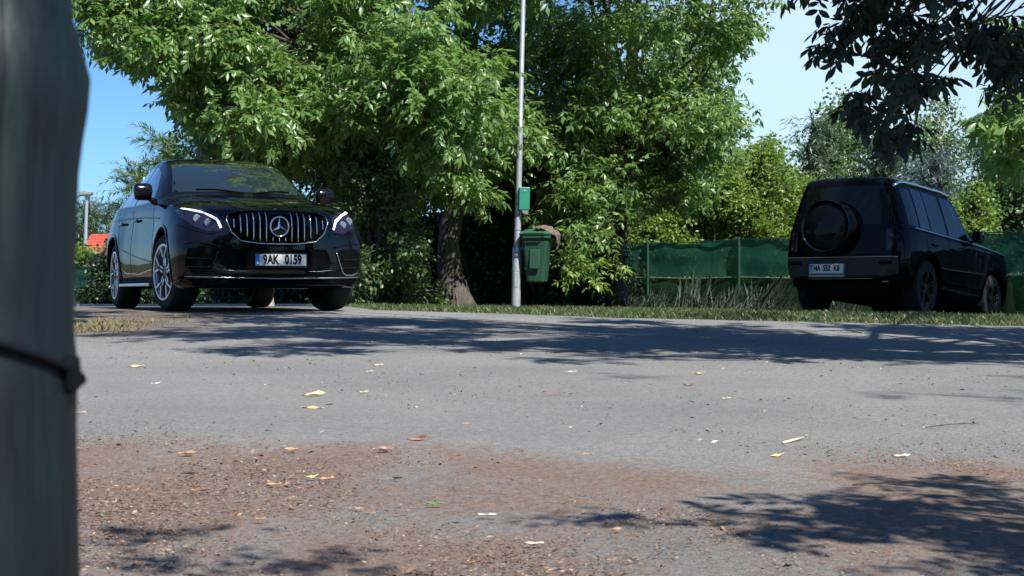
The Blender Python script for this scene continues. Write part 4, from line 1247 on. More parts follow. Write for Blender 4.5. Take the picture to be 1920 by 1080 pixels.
b.inputs['Base Color'].default_value = (.012, .012, .03, 1); b.inputs['Roughness'].default_value = .08; b.inputs['Coat Weight'].default_value = .3; b.inputs['Specular IOR Level'].default_value = .2
M['lens'] = m
m, n, b, o = newmat('lens_clear')
b.inputs['Base Color'].default_value = (.30, .38, .45, 1); b.inputs['Roughness'].default_value = .1; b.inputs['Metallic'].default_value = .7
M['reflector'] = m
m, n, b, o = newmat('daylight_led')
b.inputs['Base Color'].default_value = (.9, .9, .95, 1)
b.inputs['Emission Color'].default_value = (.86, .88, 1, 1); b.inputs['Emission Strength'].default_value = .28
M['led'] = m
M['tail_red'] = plain('tail_lamp_red', (.06, .004, .004), .12)
M['plate_white'] = plain('plate_white', (.62, .66, .62), .45, var=.04)
M['plate_blue'] = plain('plate_blue', (.02, .16, .50), .4, var=.04)
M['ink'] = plain('plate_ink', (.002, .002, .0025), .7, spec=.03)
M['star_white'] = plain('plate_symbol', (.75, .78, .8), .5)

def curve(keys, xs, sig=.05):
    k = sorted(keys)
    kx = [a for a, _ in k]; kv = [b for _, b in k]
    if sig <= 0: return np.interp(xs, kx, kv)
    o = 0; wsum = 0
    for d in np.linspace(-2, 2, 9):
        w_ = math.exp(-d * d / 2)
        # shrink the window towards the ends so that the ends stay put
        sg = np.minimum(sig, np.minimum(np.abs(xs - kx[0]), np.abs(kx[-1] - xs)) / 2)
        o = o + w_ * np.interp(xs + d * sg, kx, kv); wsum += w_
    return o / wsum

class Car:
    def __init__(s, keys, xs, sig=.05, expo=None):
        """keys: dict of key curves; xs stations from tail to nose"""
        g = {k: curve(v, xs, sig) for k, v in keys.items()}
        half = []
        for i, x in enumerate(xs):
            zb, ys, ym, yb, zbt, yr, zr, zt = (g[k][i] for k in ('zb', 'ysill', 'ymax', 'ybelt', 'zbelt', 'yroof', 'zroof', 'ztop'))
            zm = g['zmid'][i] if 'zmid' in g else .62
            H = []
            H += [(0, zb), (ys * .6, zb), (ys - .03, zb + .005), (ys, zb + .04)]
            H += [(ys + (ym - ys) * .6, zb + (zm - zb) * .35), (ym - .006, zb + (zm - zb) * .72), (ym, zm)]
            crease = g['crease'][i] if 'crease' in g else 0
            H += [(ym - .004 - crease * .5, zm + (zbt - zm) * .3), (ym + (yb - ym) * .35 - crease, zm + (zbt - zm) * .6), (ym + (yb - ym) * .62 , zm + (zbt - zm) * .82), (yb + .012, zbt - .02), (yb, zbt)]
            for t in (.05, .25, .5, .75, .93):
                bow = .018 * math.sin(PI * t) * min(1, (zr - zbt) / .3) if zr > zbt else 0
                H.append((yb + (yr - yb) * t + bow, zbt + (zr - zbt) * t))
            H += [(yr, zr), (yr * .93, zr + (zt - zr) * .45), (yr * .75, zr + (zt - zr) * .78), (yr * .5, zr + (zt - zr) * .94), (yr * .25, zt - (zt - zr) * .01), (0, zt)]
            half.append(H)
        nh = len(half[0])
        V = []; F = []
        ring = 2 * nh - 2
        for i, x in enumerate(xs):
            H = half[i]
            for k in range(nh): V.append((x, H[k][0], H[k][1]))
            for k in range(nh - 2, 0, -1): V.append((x, -H[k][0], H[k][1]))
        for i in range(len(xs) - 1):
            for k in range(ring):
                a, b_ = i * ring + k, i * ring + (k + 1) % ring
                F.append((a, a + ring, b_ + ring, b_))
        for i, flip in ((0, False), (len(xs) - 1, True)):
            o_ = i * ring
            F_ = []
            F_.append((o_ + 0, o_ + 1, o_ + ring - 1))
            for k in range(1, nh - 2): F_.append((o_ + k, o_ + k + 1, o_ + ring - k - 1, o_ + ring - k))
            F_.append((o_ + nh - 2, o_ + nh - 1, o_ + nh))
            F += [f[::-1] if flip else f for f in F_]
        s.V, s.F = V, F
        s.bvh = BVHTree.FromPolygons([Vector(v) for v in V], F)
    def hit(s, axis, a, b_):
        """axis 'front','rear': (y,z); 'left','right': (x,z); 'top': (x,y)"""
        o, d = {'front': ((5, a, b_), (-1, 0, 0)), 'rear': ((-8, a, b_), (1, 0, 0)), 'left': ((a, 4, b_), (0, -1, 0)), 'right': ((a, -4, b_), (0, 1, 0)), 'top': ((a, b_, 5), (0, 0, -1))}[axis]
        h = s.bvh.ray_cast(Vector(o), Vector(d))
        return h[0], (h[1] if h[0] else None), Vector(d)
    def body(s, name, mat, parent, cuts, auto=.55):
        bm = bmesh.new()
        vs = [bm.verts.new(v) for v in s.V]
        for f in s.F: 
            try: bm.faces.new([vs[i] for i in f])
            except ValueError: pass
        bmesh.ops.remove_doubles(bm, verts=bm.verts, dist=.0004)
        bmesh.ops.dissolve_degenerate(bm, edges=bm.edges, dist=.0003)
        bmesh.ops.recalc_face_normals(bm, faces=bm.faces)
        me = bpy.data.meshes.new(name); bm.to_mesh(me); bm.free()
        me.materials.append(mat); me.materials.append(M['trim_black'])
        o = bpy.data.objects.new(name, me); COL.objects.link(o)
        for c in cuts:
            mb = MB(); mb.lathe([(0, c[3]), (c[2], c[3]), (c[2], c[4]), (0, c[4])], 48, axis='y', c=(c[0], 0, c[1]))
            cm = mb.mesh('cutter', M['trim_black'])
            co = bpy.data.objects.new('cutter', cm); COL.objects.link(co)
            md = o.modifiers.new('cut', 'BOOLEAN'); md.operation = 'DIFFERENCE'; md.object = co; md.solver = 'EXACT'
            try: md.material_mode = 'TRANSFER'
            except Exception: pass
            c.append(co)
        bpy.context.view_layer.update()
        dg = bpy.context.evaluated_depsgraph_get()
        m2 = bpy.data.meshes.new_from_object(o.evaluated_get(dg))
        m2.name = name
        bm = bmesh.new(); bm.from_mesh(m2)
        for f in bm.faces: f.smooth = True
        for e in bm.edges:
            if len(e.link_faces) == 2 and e.calc_face_angle(0) > auto: e.smooth = False
        bm.to_mesh(m2); bm.free()
        bpy.data.objects.remove(o)
        for c in cuts: bpy.data.objects.remove(c[-1])
        return mobj(name, m2, parent)
    def patch(s, name, poly, axis, mat, parent, off=.004, step=.05, skirt=.02, mirror=False, smooth=True):
        """panel following the body: 2D outline projected on it along an axis"""
        P = [Vector(p) for p in poly]
        # densify the outline
        Q = []
        for i in range(len(P)):
            a, b_ = P[i], P[(i + 1) % len(P)]
            n_ = max(1, int((b_ - a).length / step))
            Q += [a.lerp(b_, k / n_) for k in range(n_)]
        x0, x1 = min(p.x for p in Q), max(p.x for p in Q); y0, y1 = min(p.y for p in Q), max(p.y for p in Q)
        inner = []
        def inside(p):
            c = False; j = len(P) - 1
            for i in range(len(P)):
                if (P[i].y > p.y) != (P[j].y > p.y) and p.x < (P[j].x - P[i].x) * (p.y - P[i].y) / (P[j].y - P[i].y) + P[i].x: c = not c
                j = i
            return c
        nx = int((x1 - x0) / step); ny = int((y1 - y0) / step)
        for i in range(1, nx + 1):
            for k in range(1, ny + 1):
                p = Vector((x0 + (x1 - x0) * i / (nx + 1), y0 + (y1 - y0) * k / (ny + 1)))
                if inside(p) and min((p - q).length for q in Q) > step * .45: inner.append(p)
        vs2, es, fs, _, _, _ = delaunay_2d_cdt(Q + inner, [(i, (i + 1) % len(Q)) for i in range(len(Q))], [], 1, 1e-5)
        V = []; ok = True
        last = None
        nrm = []
        for p in vs2:
            h, nn, d = s.hit(axis, p.x, p.y)
            if h is None:
                h = last
                if h is None: h = Vector((0, 0, 0))
                nn = -d
            last = h
            V.append(h - d * off); nrm.append(d)
        nb = len(V)
        V2 = V + [v + d * (off + skirt) for v, d in zip(V, nrm)]
        F = [tuple(f) for f in fs]
        cnt = {}
        for f in fs:
            for i in range(len(f)):
                e = (f[i], f[(i + 1) % len(f)])
                cnt[tuple(sorted(e))] = cnt.get(tuple(sorted(e)), 0) + 1
        for e, c in cnt.items():
            if c == 1: F.append((e[0], e[1], e[1] + nb, e[0] + nb))
        mb = MB(); mb.add(V2, F)
        o = mb.build(name, mat, parent, auto=.6)
        return o
    def line(s, name, pts, axis, mat, parent, r_=.004, off=.002, step=.04, taper=None):
        P = [Vector(p) for p in pts]
        out = []
        for i in range(len(P) - 1):
            n_ = max(1, int((P[i + 1] - P[i]).length / step))
            for k in range(n_): out.append(P[i].lerp(P[i + 1], k / n_))
        out.append(P[-1])
        W = []
        for p in out:
            h, nn, d = s.hit(axis, p.x, p.y)
            if h is not None: W.append(h - d * off)
        if len(W) < 2: return None
        return MB().tube(W, r_, 6).build(name, mat, parent, smooth=True)

def wheel(parent, loc, side, rad, wid, rim_r, steer, label=None, spokes='star', rimmat='rim'):
    """side +1 left, -1 right (outer face towards side*y)"""
    w_ = empty('wheel', loc); w_.parent = parent
    w_.rotation_euler = (0, 0, steer + (0 if side > 0 else PI))
    h = wid / 2
    mb = MB()
    mb.lathe([(rim_r - .02, -h + .02), (rim_r + .02, -h), (rad - .03, -h + .005), (rad - .008, -h + .03), (rad, -h + .06), (rad, h - .06), (rad - .008, h - .03), (rad - .03, h - .006), (rim_r + .03, h), (rim_r, h - .012), (rim_r - .02, h - .03)], 48, 'y')
    ty = mb.build('tyre', M['tyre'], w_, auto=.7)
    for k in (-.28, 0, .28):
        MB().lathe([(rad - .006, k * wid - .006), (rad + .0012, k * wid - .007), (rad + .0012, k * wid + .007), (rad - .006, k * wid + .006)], 40, 'y', close=True).build('groove', M['rim_dark'], ty) if False else None
    mb = MB(); mb.lathe([(rim_r - .035, -h + .03), (rim_r - .02, h - .03), (rim_r + .004, h - .008), (rim_r + .006, h + .002), (rim_r - .012, h + .003), (rim_r - .02, h - .004)], 48, 'y')
    mb.build('rim_edge', M[rimmat], w_, auto=.7)
    mb = MB(); mb.lathe([(0, h - .12), (rim_r - .02, h - .12), (rim_r - .02, h - .13), (0, h - .13)], 32, 'y')
    mb.lathe([(0, h - .02), (.055, h - .025), (.06, h - .05), (0.06, h - .12)], 24, 'y')
    mb.build('rim_barrel', M['rim_dark'], w_, auto=.5)
    n_ = 5
    for k in range(n_):
        a = 2 * PI * k / n_ + PI / 2
        mb = MB()
        for sgn in (-1, 1):
            q0 = (.07 * math.cos(a + sgn * .3), h - .035, .07 * math.sin(a + sgn * .3))
            rm = rim_r * .55
            q1 = (rm * math.cos(a + sgn * .13), h - .018, rm * math.sin(a + sgn * .13))
            q2 = ((rim_r - .008) * math.cos(a + sgn * (.30 if spokes == 'star' else .12)), h - .006, (rim_r - .008) * math.sin(a + sgn * (.30 if spokes == 'star' else .12)))
            for p_, q_ in ((q0, q1), (q1, q2)):
                p_ = Vector(p_); q_ = Vector(q_); d = (q_ - p_); L = d.length
                ang = math.atan2(d.z, d.x)
                mb.box((p_ + q_) / 2, (L / 2 + .004, .010, .0115), Matrix.Rotation(-ang, 3, 'Y'))
        mb.build('spoke', M[rimmat], w_, bevel=.003, seg=1)
    return w_

def text_mesh(txt, size, mat, name, parent, loc, rot, squeeze=.8, offset=.0, extrude=.0012, align='CENTER', space=1.0):
    cu = bpy.data.curves.new('t', 'FONT')
    cu.body = txt; cu.size = size; cu.align_x = align; cu.align_y = 'CENTER'
    cu.extrude = extrude; cu.offset = offset; cu.resolution_u = 3; cu.space_character = space
    o = bpy.data.objects.new('t', cu); COL.objects.link(o)
    bpy.context.view_layer.update()
    me = bpy.data.meshes.new_from_object(o.evaluated_get(bpy.context.evaluated_depsgraph_get()))
    me.name = name
    bpy.data.objects.remove(o)
    me.transform(Matrix.Diagonal((squeeze, 1, 1, 1)))
    me.materials.clear(); me.materials.append(mat)
    r_ = mobj(name, me, parent)
    r_.location = loc; r_.rotation_euler = rot
    return r_

def plate(parent, loc, rot, groups, mats=('plate_white',), label=None, w_=.52, h_=.11, right_band=False, frame='gloss_black'):
    """number plate whose face points along local -Y"""
    p = empty('number_plate', loc, rot, label=label); p.parent = parent
    MB().box((0, .006, -.004), (w_ / 2 + .012, .006, h_ / 2 + .016)).build('plate_frame', M[frame], p, bevel=.003)
    MB().box((0, -.002, 0), (w_ / 2, .002, h_ / 2)).build('plate_sheet', M['plate_white'], p, bevel=.001, seg=1)
    MB().box((-w_ / 2 + .021, -.0048, 0), (.0205, .0008, h_ / 2 - .001)).build('country_band', M['plate_blue'], p)
    for k in range(8):
        a = 2 * PI * k / 8
        pass
    MB().box((-w_ / 2 + .021, -.0062, -.03), (.009, .0006, .009)).build('country_mark', M['star_white'], p)
    if right_band: MB().box((w_ / 2 - .021, -.0048, 0), (.0205, .0008, h_ / 2 - .001)).build('country_band', M['plate_blue'], p)
    for (txt, x, sz) in groups:
        text_mesh(txt, sz, M['ink'], 'lettering', p, (x, -.0052, 0), (PI / 2, 0, 0), .70, .0042)
    return p

# ================================================================= coupe SUV
gz = CZ - .180
head = Vector((.4145, -.910, 0)).normalized()
oA = Vector((-2.593 - .04 * .91, 14.70 - .04 * .4145, gz))
carA = empty('parked_suv', oA, (0, 0, math.atan2(head.y, head.x)), label='glossy black coupe shaped SUV with chrome bar grille parked at the left facing the viewer', cat='car')
KA = dict(
 ztop=[(.93, .86), (.905, .925), (.86, .965), (.78, 1.0), (.6, 1.05), (.3, 1.10), (0, 1.14), (-.3, 1.175), (-.52, 1.19), (-.56, 1.20), (-.8, 1.345), (-1.1, 1.51), (-1.35, 1.62), (-1.6, 1.67), (-1.95, 1.695), (-2.3, 1.68), (-2.8, 1.62), (-3.3, 1.45), (-3.7, 1.27), (-3.9, 1.17), (-3.98, 1.08)],
 zroof=[(.93, .83), (.905, .90), (.86, .94), (.78, .975), (.6, 1.03), (.3, 1.075), (0, 1.11), (-.3, 1.14), (-.52, 1.155), (-.6, 1.17), (-.8, 1.30), (-1.1, 1.455), (-1.35, 1.56), (-1.6, 1.62), (-1.95, 1.645), (-2.3, 1.63), (-2.8, 1.55), (-3.3, 1.38), (-3.7, 1.21), (-3.9, 1.12), (-3.98, 1.05)],
 zbelt=[(.93, .80), (.905, .85), (.86, .885), (.78, .91), (.6, .965), (.3, 1.02), (0, 1.055), (-.5, 1.09), (-1, 1.11), (-2, 1.135), (-3, 1.16), (-3.5, 1.15), (-3.9, 1.05), (-3.98, .98)],
 ybelt=[(.93, .38), (.905, .56), (.86, .68), (.78, .77), (.6, .855), (.3, .905), (0, .92), (-.5, .915), (-1.5, .915), (-2.5, .91), (-3, .90), (-3.5, .85), (-3.9, .76), (-3.98, .70)],
 yroof=[(.93, .30), (.905, .42), (.86, .50), (.78, .58), (.6, .66), (.3, .71), (0, .73), (-.5, .745), (-.6, .76), (-1.0, .70), (-1.35, .645), (-1.95, .61), (-2.5, .60), (-3.3, .60), (-3.7, .62), (-3.98, .60)],
 ymax=[(.93, .50), (.91, .68), (.87, .80), (.80, .89), (.68, .955), (.5, .99), (.2, 1.0), (-.1, 1.0), (-.5, .978), (-1.5, .965), (-2.3, .975), (-2.6, 1.0), (-3.1, 1.0), (-3.5, .97), (-3.85, .88), (-3.98, .78)],
 ysill=[(.93, .46), (.91, .62), (.87, .75), (.80, .84), (.68, .91), (.5, .95), (0, .95), (-.5, .93), (-2.3, .93), (-3.3, .93), (-3.8, .82), (-3.98, .7)],
 zb=[(.93, .33), (.91, .27), (.86, .235), (.7, .22), (.4, .22), (-.5, .25), (-2.4, .25), (-3.3, .28), (-3.7, .34), (-3.98, .46)],
 crease=[(.93, 0), (.5, 0), (0, .004), (-.7, .016), (-2.4, .016), (-3.4, 0), (-3.98, 0)],
 zmid=[(.93, .55), (-3.98, .64)])
xsA = np.concatenate([[-3.98, -3.965, -3.94, -3.9], np.arange(-3.85, .55, .05), [.56, .6, .64, .68, .72, .76, .80, .83, .86, .88, .895, .91, .92, .93]])
CA = Car(KA, xsA, .05)
AX = -2.915
carA.scale = (1, .957, 1)
bodyA = CA.body('body', M['paint_black'], carA, [[0, .385, .445, .60, 1.3], [0, .385, .445, -1.3, -.60], [AX, .385, .445, .60, 1.3], [AX, .385, .445, -1.3, -.60]])
MB().box((-1.45, 0, .33), (2.1, .70, .10)).build('underbody', M['trim_black'], carA)
for i, (x_, s_) in enumerate(((0, -1), (0, 1), (AX, -1), (AX, 1))):
    wheel(carA, (x_, s_ * .83, .385), s_, .385, .275, .275, R(9) if x_ == 0 else 0)
for s_, ax in ((-1, 'right'), (1, 'left')):
    for x_ in (0, AX):
        arc = [(x_ + .462 * math.cos(a), .385 + .462 * math.sin(a)) for a in np.linspace(R(-18), R(198), 30)]
        CA.line('arch_trim', arc, ax, M['gloss_black'], carA, .013, .0)
    # side windows
    CA.patch('side_window', [(-.86, 1.135), (-1.05, 1.30), (-1.35, 1.475), (-1.56, 1.545), (-1.80, 1.572), (-1.82, 1.145)], ax, M['car_glass'], carA, .006)
    CA.patch('side_window', [(-1.87, 1.145), (-1.86, 1.575), (-2.2, 1.57), (-2.62, 1.50), (-2.80, 1.175)], ax, M['car_glass'], carA, .006)
    CA.patch('side_window', [(-2.86, 1.18), (-2.69, 1.485), (-3.0, 1.40), (-3.28, 1.27), (-3.30, 1.20)], ax, M['car_glass'], carA, .006)
    CA.line('window_trim', [(-.80, 1.125), (-1.8, 1.135), (-3.30, 1.185)], ax, M['satin'], carA, .006, .003)
    CA.line('door_seam', [(-.62, 1.06), (-.60, .9), (-.52, .62), (-.55, .40)], ax, M['ink'], carA, .0035, -.001)
    CA.line('door_seam', [(-1.84, 1.12), (-1.84, .6), (-1.82, .38)], ax, M['ink'], carA, .0035, -.001)
    CA.line('door_seam', [(-2.72, 1.14), (-2.66, .95), (-2.50, .72), (-2.42, .5)], ax, M['ink'], carA, .0035, -.001)
    for xh in (-1.58, -2.46):
        h, _, d = CA.hit(ax, xh, .965)
        MB().box((h.x, h.y + s_ * .022, h.z), (.11, .012, .014)).build('door_handle', M['paint_black'], carA, bevel=.008)
    # running board
    MB().box((-1.46, s_ * .955, .265), (.92, .055, .018)).build('running_board', M['satin'], carA, bevel=.012)
    MB().box((-1.46, s_ * .93, .30), (1.0, .02, .055)).build('sill_trim', M['trim_black'], carA, bevel=.01)
    # mirror
    mr = empty('mirror', (-.80, s_ * .89, 1.13)); mr.parent = carA; mr.scale = (1, .82, .88)
    mb = MB(); loft = [(0, .030, .055, .02, 0)]
    mb = loft_rr(MB(), [(-.10, .030, .070, .025, 0), (-.085, .055, .105, .03, 0), (0, .075, .125, .04, 0), (.075, .065, .115, .04, 0), (.10, .035, .08, .03, 0)])
    sh = mb.build('mirror_shell', M['gloss_black'], mr, auto=.9); sh.location = (.02, s_ * .165, .115)
    mb = MB(); mb.tube([(0, -s_ * .03, -.02), (.01, s_ * .06, .03), (.02, s_ * .12, .06)], [.05, .032, .028], 8).build('mirror_arm', M['gloss_black'], mr, smooth=True)
    MB().box((-.062, s_ * .165, .115), (.006, .10, .08)).build('mirror_glass', M['chrome'], mr, bevel=.003)
    # head lamps: outline in (y, z)
    def Y(p): return [(s_ * a, b_) for a, b_ in p]
    hl = CA.patch('headlight', Y([(.560, .875), (.60, .935), (.72, .985), (.86, 1.008), (.91, .985), (.90, .90), (.82, .81), (.70, .76), (.60, .765), (.57, .80)]), 'front', M['lens'] if s_ < 0 else M['lens'], carA, .006, .03)
    CA.patch('daytime_light', Y([(.570, .80), (.586, .79), (.618, .866), (.72, .938), (.87, .988), (.882, .998), (.86, 1.004), (.72, .958), (.608, .892), (.590, .86)]), 'front', M['led'], hl, .012, .02)
    for (yy, zz, rr_) in ((.695, .845, .035), (.785, .885, .038)):
        h, _, d = CA.hit('front', s_ * yy, zz)
        lp = MB().lathe([(0, 0), (rr_, 0.0), (rr_ * 1.05, .006), (rr_ * .9, .012), (rr_ * .6, .004), (0, .012)], 20, 'x').build('lamp_reflector', M['reflector'], hl, smooth=True)
        lp.location = (h.x + .008, h.y, h.z)
    # lower corner intake; frame bright on one side, blackened as shade on the other
    CA.patch('corner_intake', Y([(.60, .575), (.66, .60), (.80, .61), (.88, .60), (.90, .44), (.84, .37), (.70, .365), (.665, .38)]), 'front', M['trim_black'], carA, .005, .03)
    CA.line('intake_trim', Y([(.605, .575), (.68, .375), (.72, .352), (.80, .352), (.88, .375)]), 'front', M['satin'] if s_ > 0 else M['gloss_black'], carA, .0065, .010, .03)
    CA.line('bumper_crease', Y([(.58, .62), (.75, .655), (.90, .66)]), 'front', M['paint_black'], carA, .010, .0, .03)
    for z_ in (.42, .50):
        CA.line('intake_slat', Y([(.67, z_), (.78, z_ + .005), (.88, z_ + .01)]), 'front', M['gloss_black'], carA, .007, .008, .03)
for s_ in (-1, 1):
    CA.line('bumper_seam', [(s_ * .575, .755), (s_ * .70, .735), (s_ * .84, .775), (s_ * .93, .83)], 'front', M['ink'], carA, .004, -.001, .03)
    CA.line('shoulder_crease', [(-.2, .93), (-1.2, .985), (-2.4, 1.02), (-3.3, 1.03)], 'left' if s_ > 0 else 'right', M['paint_black'], carA, .010, -.004)
    CA.line('lower_crease', [(-.6, .50), (-1.4, .56), (-2.3, .66)], 'left' if s_ > 0 else 'right', M['paint_black'], carA, .010, -.004)
    CA.patch('hood_bulge', [(.72, s_ * .16), (.2, s_ * .20), (-.40, s_ * .26), (-.42, s_ * .36), (.2, s_ * .32), (.72, s_ * .26)], 'top', M['paint_black'], carA, .006, .08, .02)
# glass fore and aft
CA.patch('windshield', [(-.73, 1.225), (-.62, 1.232), (-.3, 1.245), (0, 1.25), (.3, 1.245), (.62, 1.232), (.73, 1.225), (.61, 1.555), (.54, 1.59), (.25, 1.615), (0, 1.62), (-.25, 1.615), (-.54, 1.59), (-.61, 1.555)], 'front', M['car_glass'], carA, .006, .06)
CA.patch('rear_window', [(-.56, 1.30), (.56, 1.30), (.50, 1.60), (-.50, 1.60)], 'rear', M['car_glass'], carA, .006, .06)
CA.patch('tail_panel', [(-.72, .86), (.72, .86), (.70, .98), (-.70, .98)], 'rear', M['tail_red'], carA, .004, .06)
for s_ in (-1, 1):
    CA.line('hood_crease', [(.78, s_ * .40), (.3, s_ * .52), (-.4, s_ * .60)], 'top', M['paint_black'], carA, .010, -.003)
    CA.line('hood_seam', [(.80, s_ * .60), (.5, s_ * .735), (0, s_ * .80), (-.5, s_ * .83)], 'top', M['ink'], carA, .0035, -.001)
    CA.line('wiper', [(-.60, s_ * .05 + .1), (-.66, s_ * .35 + .08), (-.66, s_ * .52 + .05)], 'top', M['ink'], carA, .008, .012)
# grille
gr = CA.patch('grille', [(-.50, .925), (-.40, .955), (0, .965), (.40, .955), (.50, .925), (.515, .87), (.47, .76), (.38, .685), (.2, .665), (0, .66), (-.2, .665), (-.38, .685), (-.47, .76), (-.515, .87)], 'front', M['ink'], carA, .004, .04)
for k in range(15):
    y_ = -.455 + .065 * k
    if abs(y_) < .03: 
        segs = [(.665, .70), (.945, .955)]
    zt_ = .952 - .10 * (abs(y_) / .5) ** 4
    zb_ = .672 + .16 * max(0, (abs(y_) - .22) / .28) ** 1.5
    pts = []
    for z_ in np.linspace(zb_, zt_, 8):
        h, _, d = CA.hit('front', y_, z_)
        if abs(y_) < .105 and abs(z_ - .815) < .098: 
            if len(pts) > 1:
                MB().tube(pts, .0062, 6).build('grille_bar', M['chrome'], gr, smooth=True)
            pts = []
            continue
        pts.append((h.x + .026, h.y, h.z))
    if len(pts) > 1: MB().tube(pts, .0062, 6).build('grille_bar', M['chrome'], gr, smooth=True)
CA.line('grille_surround', [(-.50, .93), (-.522, .87), (-.475, .755), (-.385, .675), (-.2, .652), (0, .648), (.2, .652), (.385, .675), (.475, .755), (.522, .87), (.50, .93)], 'front', M['chrome'], gr, .006, .008, .03)
CA.line('grille_surround', [(-.50, .93), (-.40, .962), (0, .973), (.40, .962), (.50, .93)], 'front', M['gloss_black'], gr, .012, .008, .03)
hx = CA.hit('front', .2, .81)[0].x + .035
em = empty('emblem', (hx, 0, .815)); em.parent = gr
MB().lathe([(.088, -.006), (.099, -.006), (.102, 0), (.099, .006), (.088, .006), (.086, 0)], 40, 'x', close=True).build('emblem_ring', M['chrome'], em, smooth=True) if False else None
bpy.data.objects.remove(em)
o_ = MB().lathe([(.086, -.006), (.098, -.006), (.101, 0), (.098, .007), (.088, .007), (.085, 0)], 40, 'x', close=True).build('emblem_ring', M['chrome'], gr, smooth=True); o_.location = (hx, 0, .815)
o_ = MB().lathe([(0, -.004), (.087, -.004), (.087, -.010), (0, -.010)], 32, 'x').build('emblem_disc', M['gloss_black'], gr); o_.location = (hx, 0, .815)
mb = MB()
for k in range(3):
    a = PI / 2 + k * 2 * PI / 3
    tip = Vector((0.004, .090 * math.cos(a), .090 * math.sin(a)))
    l_ = Vector((0.0, .017 * math.cos(a + PI / 3), .017 * math.sin(a + PI / 3))); r_ = Vector((0.0, .017 * math.cos(a - PI / 3), .017 * math.sin(a - PI / 3)))
    c_ = Vector((.013, 0, 0)); bk = Vector((-.005, 0, 0))
    mb.add([tip, l_, c_, r_, bk], [(0, 2, 1), (0, 3, 2), (0, 1, 4), (0, 4, 3)])
o_ = mb.build('emblem_star', M['chrome'], gr); o_.location = (hx, 0, .815)
o_ = MB().lathe([(0, .006), (.013, .005), (.018, 0), (.018, -.004)], 14, 'z').build('bonnet_badge', M['satin'], carA, smooth=True)
o_.location = CA.hit('top', .80, 0)[0] + Vector((0, 0, .002))
# lower bumper
CA.patch('lower_intake', [(-.56, .47), (-.52, .40), (.52, .40), (.56, .47), (.50, .60), (-.50, .60)], 'front', M['trim_black'], carA, .003, .05)
CA.line('bumper_lip', [(-.90, .335), (-.6, .325), (0, .318), (.6, .325), (.90, .335)], 'front', M['satin'], carA, .005, .012, .04)
CA.patch('front_skirt', [(-.88, .315), (0, .30), (.88, .315), (.82, .245), (0, .215), (-.82, .245)], 'front', M['trim_black'], carA, .006, .05)
for s_ in (-1, 1):
    CA.line('intake_blade', [(s_ * .56, .40), (s_ * .40, .385), (s_ * .30, .387)], 'front', M['satin'], carA, .0025, .010, .03)
xp = CA.hit('front', 0, .50)[0].x
pl = plate(carA, (xp + .020, 0.02, .495), (0, 0, PI / 2), [('9AK', -.105, .124), ('0159', .125, .124)])
h, _, d = CA.hit('front', -.85, .55)

# ================================================================= boxy off-roader
phi = R(39)
hd = Vector((math.sin(phi), math.cos(phi), 0))
KD = dict(
 ztop=[(.84, .98), (.83, 1.03), (.78, 1.17), (.6, 1.235), (0, 1.275), (-.5, 1.30), (-.72, 1.31), (-.9, 1.50), (-1.10, 1.74), (-1.22, 1.86), (-1.4, 1.925), (-1.8, 1.955), (-2.5, 1.97), (-3.2, 1.965), (-3.38, 1.945), (-3.44, 1.90), (-3.46, 1.85)],
 zroof=[(.84, .96), (.83, 1.0), (.78, 1.14), (.6, 1.205), (0, 1.245), (-.5, 1.265), (-.72, 1.275), (-.9, 1.45), (-1.10, 1.69), (-1.22, 1.81), (-1.4, 1.875), (-1.8, 1.905), (-2.5, 1.92), (-3.2, 1.915), (-3.38, 1.895), (-3.44, 1.86), (-3.46, 1.82)],
 zbelt=[(.84, .93), (.78, 1.09), (.6, 1.15), (0, 1.19), (-1, 1.20), (-3.40, 1.20), (-3.46, 1.19)],
 ybelt=[(.84, .62), (.80, .76), (.72, .86), (.5, .915), (0, .93), (-1, .93), (-3.0, .93), (-3.25, .915), (-3.36, .87), (-3.43, .80), (-3.46, .74)],
 yroof=[(.84, .58), (.78, .72), (.5, .80), (0, .82), (-.7, .84), (-1.0, .78), (-1.3, .71), (-2.0, .69), (-3.0, .68), (-3.25, .66), (-3.38, .62), (-3.44, .58), (-3.46, .54)],
 ymax=[(.84, .68), (.80, .82), (.72, .93), (.5, .985), (0, .995), (-.6, .975), (-2.0, .97), (-2.4, .99), (-3.0, .99), (-3.25, .97), (-3.36, .92), (-3.43, .84), (-3.46, .77)],
 ysill=[(.84, .60), (.72, .86), (.5, .93), (-3.0, .93), (-3.3, .88), (-3.43, .78), (-3.46, .70)],
 zb=[(.84, .42), (.7, .32), (.4, .28), (-.6, .30), (-2.2, .30), (-3.1, .34), (-3.3, .40), (-3.46, .48)],
 zmid=[(.84, .72), (-3.46, .80)])
xsD = np.concatenate([[-3.46, -3.455, -3.44, -3.42, -3.39, -3.36, -3.32, -3.28, -3.24], np.arange(-3.2, .56, .06), [.6, .64, .68, .72, .75, .78, .80, .82, .83, .84]])
WB = -2.587
rear_c = Vector((4.74, 20.89))
od = rear_c + Vector((hd.x, hd.y)) * 3.46
